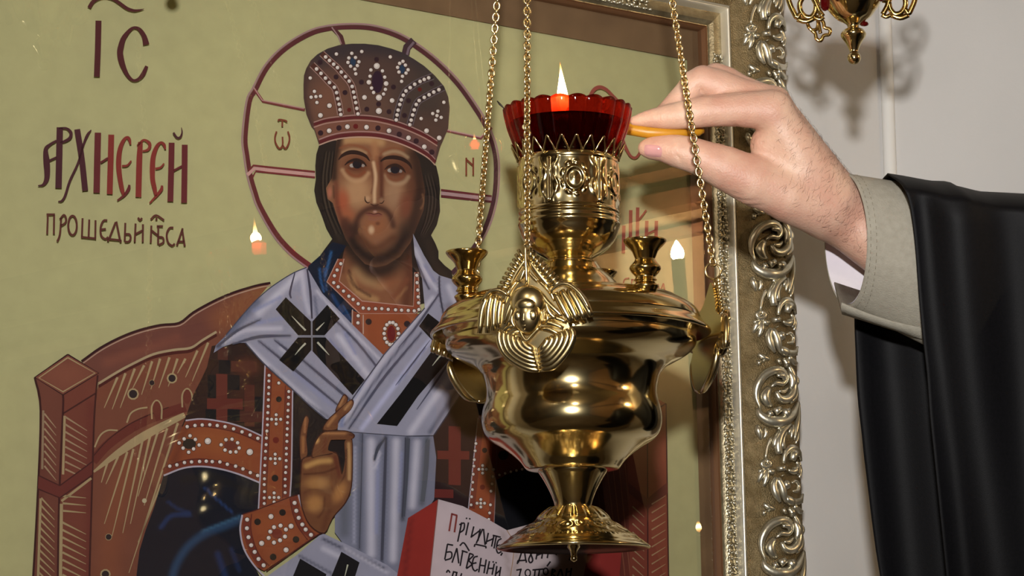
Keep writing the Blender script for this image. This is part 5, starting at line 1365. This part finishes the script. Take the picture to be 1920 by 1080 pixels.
# check orientation of faces
bm = bmesh.new(); bm.from_mesh(body.data); bmesh.ops.recalc_face_normals(bm, faces=bm.faces); bm.to_mesh(body.data); bm.free()
body.data.polygons.foreach_set('use_smooth', [True] * len(body.data.polygons))
# thumb nail
nm = principled('nail', (200, 148, 146), .16)
from mathutils.bvhtree import BVHTree
bvh = BVHTree.FromPolygons([Vector(v) for v in Vh], [tuple(f) for f in Fh])
nl = MB(); V = []; nu, nv = 11, 9
for j in range(nv):
    for i in range(nu):
        a_ = (i / (nu - 1) - .5) * 2; c_ = (j / (nv - 1) - .5) * 2
        x = 1224.5 + a_ * 17 * (1 - .10 * c_ * c_); y = 283 + c_ * 11.5 * (1 - .15 * abs(a_) ** 3) + a_ * 1.5
        hit = bvh.ray_cast(Vector((x, y, -200)), Vector((0, 0, 1)))[0]
        z = (hit.z if hit else -30) - 2.3 + 2.4 * max(abs(a_), abs(c_)) ** 6
        V.append(PI_ @ hw(x, y, z))
nl.add(V, [(j * nu + i, j * nu + i + 1, (j + 1) * nu + i + 1, (j + 1) * nu + i) for j in range(nv - 1) for i in range(nu - 1)])
no = nl.obj('thumbnail', nm, person)
# arm hair
rg = np.random.default_rng(5)
hairm = principled('arm_hair', (92, 68, 56), .6)
hb = MB()
NV = np.zeros((len(body.data.vertices), 3), np.float32); body.data.vertex_normals.foreach_get('vector', NV.ravel()) if hasattr(body.data, 'vertex_normals') else None
cand = np.where((Vh[:, 0] > 1445) & (Vh[:, 0] < 1625) & (Vh[:, 2] < 75) & ((Vh[:, 0] - 1400) * .7 - (Vh[:, 1] - 260) > -70))[0]
for i in rg.choice(cand, 800):
    p = Vh[i]
    wt = min(1, max(0, (p[0] - 1430) / 120))
    if rg.random() > wt: continue
    base = hw(*p); n3 = Vector(NV[i]); n3 = n3.normalized() if n3.length > 0 else -FF
    dirh = (RR * (.5 + rg.normal(0, .35)) - UU * (.75 + rg.normal(0, .35)) * -1 * (1 if rg.random() < .5 else 1))
    dirh -= n3 * dirh.dot(n3); dirh.normalize(); ln = rg.uniform(8, 20) * HS
    c1 = base - n3 * .0003; c2 = base + dirh * ln * .5 + n3 * ln * .22; c3 = base + dirh * ln * .95 + n3 * ln * .12 + UU * rg.normal(0, .0008)
    hb.tube([PI_ @ c1, PI_ @ c2, PI_ @ c3], [.00007, .00006, .00002], 3, 1, False)
ho = hb.obj('arm_hair', hairm, person); ho['kind'] = 'stuff'

# beige cuff: an open, wide sleeve end
def loop(c, ax, ay, az_, sk, n=56, flat=0.0, q0=0.0):
    out = []
    for k in range(n):
        q = 2 * PI * k / n
        out.append((c[0] - sk * math.cos(q) * -1 + ax * 0, c[1] - ay * math.sin(q), c[2] - az_ * math.cos(q)))
    return out
def loft(name, loops, mat, parent, thick=0.0):
    n_ = len(loops[0]); V = [PI_ @ hw(*p) for lp in loops for p in lp]; Fc = []
    for i in range(len(loops) - 1):
        for k in range(n_):
            l = (k + 1) % n_; Fc.append((i * n_ + k, i * n_ + l, (i + 1) * n_ + l, (i + 1) * n_ + k))
    m_ = MB(); m_.add(V, Fc); o = m_.obj(name, mat, parent)
    if thick:
        md = o.modifiers.new('thick', 'SOLIDIFY'); md.thickness = thick; md.offset = 0
    return o
def wave(q, f, a, p=0): return a * math.sin(q * f + p)
# opening loop: (near side bows to the right, far side to the left)
def cuff_loop(t):
    # t 0 = opening, 1 = under the black sleeve
    out = []
    n_ = 64
    for k in range(n_):
        q = 2 * PI * k / n_
        s_, c_ = math.sin(q), math.cos(q)                    # s_=1 top, c_=1 near
        cx = 1590 + 150 * t; cy = 448 + 50 * t
        ay = (122 + 26 * t) * (1 if s_ > 0 else 1.0)
        x = cx + (36 if c_ > 0 else 44) * c_ * (1 - .6 * t) + (-6 * s_ * s_ if s_ > 0 else 0)
        y = cy - ay * s_ * (1.0 if s_ > 0 else 1.02)
        z = 52 - 92 * c_ * (1 - .25 * max(0, -s_) ** 2)
        out.append((x, y, z))
    return out
beige = add_noise(principled('khaki_cloth', (156, 150, 136), .85), 200, (149, 143, 129), (160, 154, 140), bump=.25, bscale=900)
lining = add_noise(principled('white_lining', (214, 206, 214), .8), 20, (206, 196, 206), (222, 216, 222), bump=.5, bscale=60)
black = add_noise(principled('black_satin', (12, 11, 13), .58), 500, (9, 9, 11), (14, 13, 16), bump=.1, bscale=1500)
nodes(black)[2].inputs['Specular IOR Level'].default_value = .15
cuff = loft('cuff', [cuff_loop(t) for t in (0, .04, .1, .25, .45, .7, 1.0, 1.4)], beige, person, .0012)
cuff['label'] = 'beige turned-back cuff'
loft('cuff_lining', [[(p[0] + 1.2 - (5 if t == 0 else 0) * 0, 448 + 50 * t + (p[1] - 448 - 50 * t) * .968, 52 + (p[2] - 52) * .965) for p in cuff_loop(t)] for t in (0.0, .1, .3, .7, 1.2)], lining, cuff)
# stitched double seam along the cuff edge
st = MB()
for t in (.055, .14):
    lp = cuff_loop(t)
    lp = spline(lp, 2, True)
    for k in range(0, len(lp), 2):
        p, q = lp[k], lp[(k + 1) % len(lp)]
        f = lambda v: hw(v[0], v[1] + (448 + 50 * t - v[1]) * -.012, 52 + (v[2] - 52) * 1.014)
        st.tube([PI_ @ f(p), PI_ @ f(q)], .00022, 4)
so = st.obj('seam_stitches', principled('thread', (120, 112, 94), .8), cuff); so['kind'] = 'stuff'
# lower flap of the cuff, hanging below the opening
fl_ = []
for i in range(13):
    f = i / 12
    fl_.append([(1578 + 170 * f - 3 * math.sin(f * PI), 568 + 50 * f + 6 * math.sin(f * PI), -20 + 30 * f), (1577 + 170 * f, 580 + 50 * f + 5 * math.sin(f * PI), -4 + 30 * f), (1579 + 168 * f, 588 + 52 * f, 24), (1566 + 168 * f - 2, 530 + 55 * f, 110)])
m_ = MB(); V = [PI_ @ hw(*p) for r_ in fl_ for p in r_]
m_.add(V, [(i * 4 + j, i * 4 + j + 1, (i + 1) * 4 + j + 1, (i + 1) * 4 + j) for i in range(12) for j in range(3)])
o = m_.obj('cuff_flap', beige, cuff); md = o.modifiers.new('thick', 'SOLIDIFY'); md.thickness = .0014; md.offset = 0

# wide hanging black sleeve of the cassock
near = spline(pts('1664,326 1690,345 1704,375 1712,420 1718,480 1723,550 1731,637 1738,700 1744,780 1754,876 1774,1069 1792,1240 1800,1320'), 4)
far = spline(pts('1664,326 1650,345 1632,400 1616,470 1606,530 1602,594 1604,660 1608,742 1616,815 1624,887 1650,1080 1690,1230 1740,1320'), 4)
ns = len(near)
topy = lambda x: float(np.interp(x, [1664, 1690, 1744, 1778, 1792, 1836, 1916, 2100, 2400], [326, 330, 340, 341, 349, 360, 364, 372, 380]))
def sleeve_loop(t):
    out = []
    dx = 760 * t
    for i, p in enumerate(near):                          # near side, going down
        f = i / (ns - 1)
        x = p[0] + dx * (1 - .0 * f); ty = topy(1664 + dx)
        y = ty + (p[1] - 326) * (1 - .0 * t)
        zz = 60 - 140 * min(1, (f / .12)) ** .5 + 34 * max(0, (f - .75) / .25) ** 2 * 2
        yy = y
        # folds run down and to the right
        u_ = (x - 1664) - (y - 330) * .11
        amp = min(1, f / .2) * min(1, t / .06)
        zz += amp * (16 * math.sin(u_ / 27.0 + .4) + 14 * math.sin(u_ / 52 + 1.1) + 8 * math.sin(y / 160 + u_ / 60))
        out.append((x, yy, zz))
    for i in range(ns - 2, 0, -1):                        # far side, going up
        p = far[i]; f = i / (ns - 1)
        x = p[0] + dx; y = topy(1664 + dx) + (p[1] - 326)
        zz = 60 + 105 * min(1, (f / .12)) ** .5 - 25 * max(0, (f - .75) / .25) ** 2
        u_ = (x - 1600) - (y - 330) * .1
        amp = min(1, f / .2)
        zz += amp * (15 * math.sin(u_ / 26.0 + .6) + 8 * math.sin(u_ / 50)) * min(1, t / .03 + .25)
        out.append((x, y, zz))
    if t > .45:
        g = min(1, (t - .45) / .95); base = sleeve_loop(.45)
        c0 = np.array([2030., 700., 60.]); tg = np.array([3420., 600., -650.]); g2 = g * g * (3 - 2 * g)
        c1 = c0 * (1 - g) + tg * g
        out = [(c1[0] + (x - c0[0]) * (1 - .7 * g2), c1[1] + (y - c0[1]) * (1 - .82 * g2), c1[2] + (z - c0[2]) * (1 + .2 * g2)) for x, y, z in base]
    return out
ts = [0, .008, .02, .035, .05, .065, .08, .095, .11, .125, .14, .155, .17, .185, .2, .215, .23, .245, .26, .275, .29, .31, .33, .36, .4, .45, .5, .56, .62, .7, .8, .9, 1.0, 1.1, 1.2, 1.3, 1.4]
slv = loft('cassock_sleeve', [sleeve_loop(t) for t in ts], black, person, .0012)
slv['label'] = 'wide black satin cassock sleeve with long folds'

# the rest of the figure, standing to the right of the picture
BC = Vector((.86, 1.62, 0)); FW = Vector((-.93, .37, 0)); SW = Vector((.37, .93, 0))      # facing the icon lamp
def body_loft(name, secs, mat, parent, n=40, cen=None):
    V = []; Fc = []
    for sct in secs:
        z, a_, b_ = sct[:3]; o_ = sct[3] if len(sct) > 3 else (0, 0)
        for k in range(n):
            q = 2 * PI * k / n; fd = 1 + (.035 * math.sin(q * 9) if z < 1.0 else 0) * (1 - z)
            V.append(PI_ @ (BC + FW * (a_ * math.cos(q) * fd + o_[0]) + SW * (b_ * math.sin(q) * fd + o_[1]) + Vector((0, 0, z))))
    for i in range(len(secs) - 1):
        for k in range(n):
            l = (k + 1) % n; Fc.append((i * n + k, i * n + l, (i + 1) * n + l, (i + 1) * n + k))
    Fc.append(tuple(range(n - 1, -1, -1))); Fc.append(tuple((len(secs) - 1) * n + k for k in range(n)))
    return mesh_obj(name, V, Fc, mat, parent, True, 60)
body_loft('cassock', [(.01, .27, .31), (.4, .23, .27), (.8, .19, .225), (1.05, .165, .2), (1.25, .165, .215), (1.4, .15, .225), (1.47, .12, .2), (1.515, .085, .12), (1.55, .066, .072)], black, person)
body_loft('cassock_sleeve', [(.86, .085, .10, (.05, -.26)), (1.05, .08, .085, (.02, -.26)), (1.25, .075, .072, (0, -.24)), (1.4, .075, .07, (0, -.2)), (1.47, .05, .05, (0, -.16))], black, person, 28)
def hp(f, s_, z): return PI_ @ (BC + FW * f + SW * s_ + Vector((0, 0, z)))
G4 = np.stack(np.meshgrid(np.arange(-.14, .16, .0055), np.arange(-.12, .12, .0055), np.arange(1.47, 1.86, .0055), indexing='ij'), -1); gs = G4.shape[:3]; G4 = G4.reshape(-1, 3)
def ell(c, r): return (np.linalg.norm((G4 - np.array(c)) / np.array(r), axis=1) - 1) * min(r)
Dh = ell((-.005, 0, 1.745), (.098, .076, .095))
for c, r, k in (((.03, 0, 1.69), (.066, .058, .085), .03), ((.0, 0, 1.56), (.054, .056, .12), .03), ((.105, 0, 1.7), (.016, .012, .024), .014), ((.098, 0, 1.722), (.012, .009, .03), .012), ((.078, 0, 1.625), (.024, .028, .02), .02), ((.0, .078, 1.7), (.02, .011, .032), .008), ((.0, -.078, 1.7), (.02, .011, .032), .008), ((.084, 0, 1.657), (.014, .024, .007), .008), ((.086, 0, 1.748), (.014, .05, .009), .012)):
    Dh = smin(Dh, ell(c, r), k)
for sg in (-1, 1): Dh = -smin(-Dh, ell((.1, sg * .031, 1.728), (.014, .017, .011)), .008)
V3, F3 = surface_nets(Dh.reshape(gs))
V3 = np.array([-.14, -.12, 1.47]) + V3 * .0055
mesh_obj('head', [hp(*v) for v in V3], F3, skin, person, True)
dk = principled('dark_hair', (44, 32, 26), .7); ew = principled('eye_white', (220, 214, 206), .2); ei = principled('iris', (50, 34, 24), .2)
for sg in (-1, 1):
    e_ = MB(); e_.ball(hp(.083, sg * .031, 1.728), .0115, 14, 10); eo_ = e_.obj('eye', ew, person)
    e_ = MB(); e_.ball(hp(.0915, sg * .031, 1.728), .0045, 10, 8); e_.obj('iris', ei, eo_)
    e_ = MB(); e_.tube([hp(.092, sg * .012, 1.75), hp(.094, sg * .03, 1.756), hp(.08, sg * .05, 1.748)], [.003, .004, .002], 6); e_.obj('eyebrow', dk, person)
Dq = np.maximum(ell((-.012, 0, 1.752), (.108, .086, .104)), -ell((.13, 0, 1.69), (.12, .1, .105)))
V3, F3 = surface_nets(Dq.reshape(gs)); V3 = np.array([-.14, -.12, 1.47]) + V3 * .0055
mesh_obj('hair', [hp(*v) for v in V3], F3, dk, person, True)
Dq = np.maximum(smin(ell((.05, 0, 1.636), (.064, .066, .058)), ell((.055, 0, 1.575), (.034, .04, .055)), .02), -ell((.115, 0, 1.668), (.034, .022, .014)))
V3, F3 = surface_nets(Dq.reshape(gs)); V3 = np.array([-.14, -.12, 1.47]) + V3 * .0055
mesh_obj('beard', [hp(*v) for v in V3], F3, dk, person, True)

# the candle he holds
cm = principled('beeswax', (188, 132, 28), .4); nodes(cm)[2].inputs['Subsurface Weight'].default_value = .15; nodes(cm)[2].inputs['Subsurface Scale'].default_value = .01
cnd = empty('wax_candle', hw(1250, 250, 10)); CI = cnd.matrix_world.inverted()
tag(cnd, 'thin yellow wax candle pinched between thumb and fingers', 'candle')
m_ = MB(); m_.tube([CI @ hw(*p) for p in ((1118, 230, 16), (1150, 237, 8), (1180, 242.5, -2), (1215, 248.5, -9), (1250, 250, -8), (1285, 248, 4), (1310, 246, 12), (1319, 245, 15))], [10.5 * HS, 10.8 * HS, 11 * HS, 11 * HS, 10.5 * HS, 10 * HS, 9 * HS, 5 * HS], 16)
m_.obj('wax_stick', cm, cnd)
m_ = MB(); m_.tube([CI @ hw(1119, 230, 16), CI @ hw(1108, 226, 18), CI @ hw(1100, 220, 18)], .0006, 6); m_.obj('wick', principled('charred_wick', (40, 32, 26), .8), cnd)
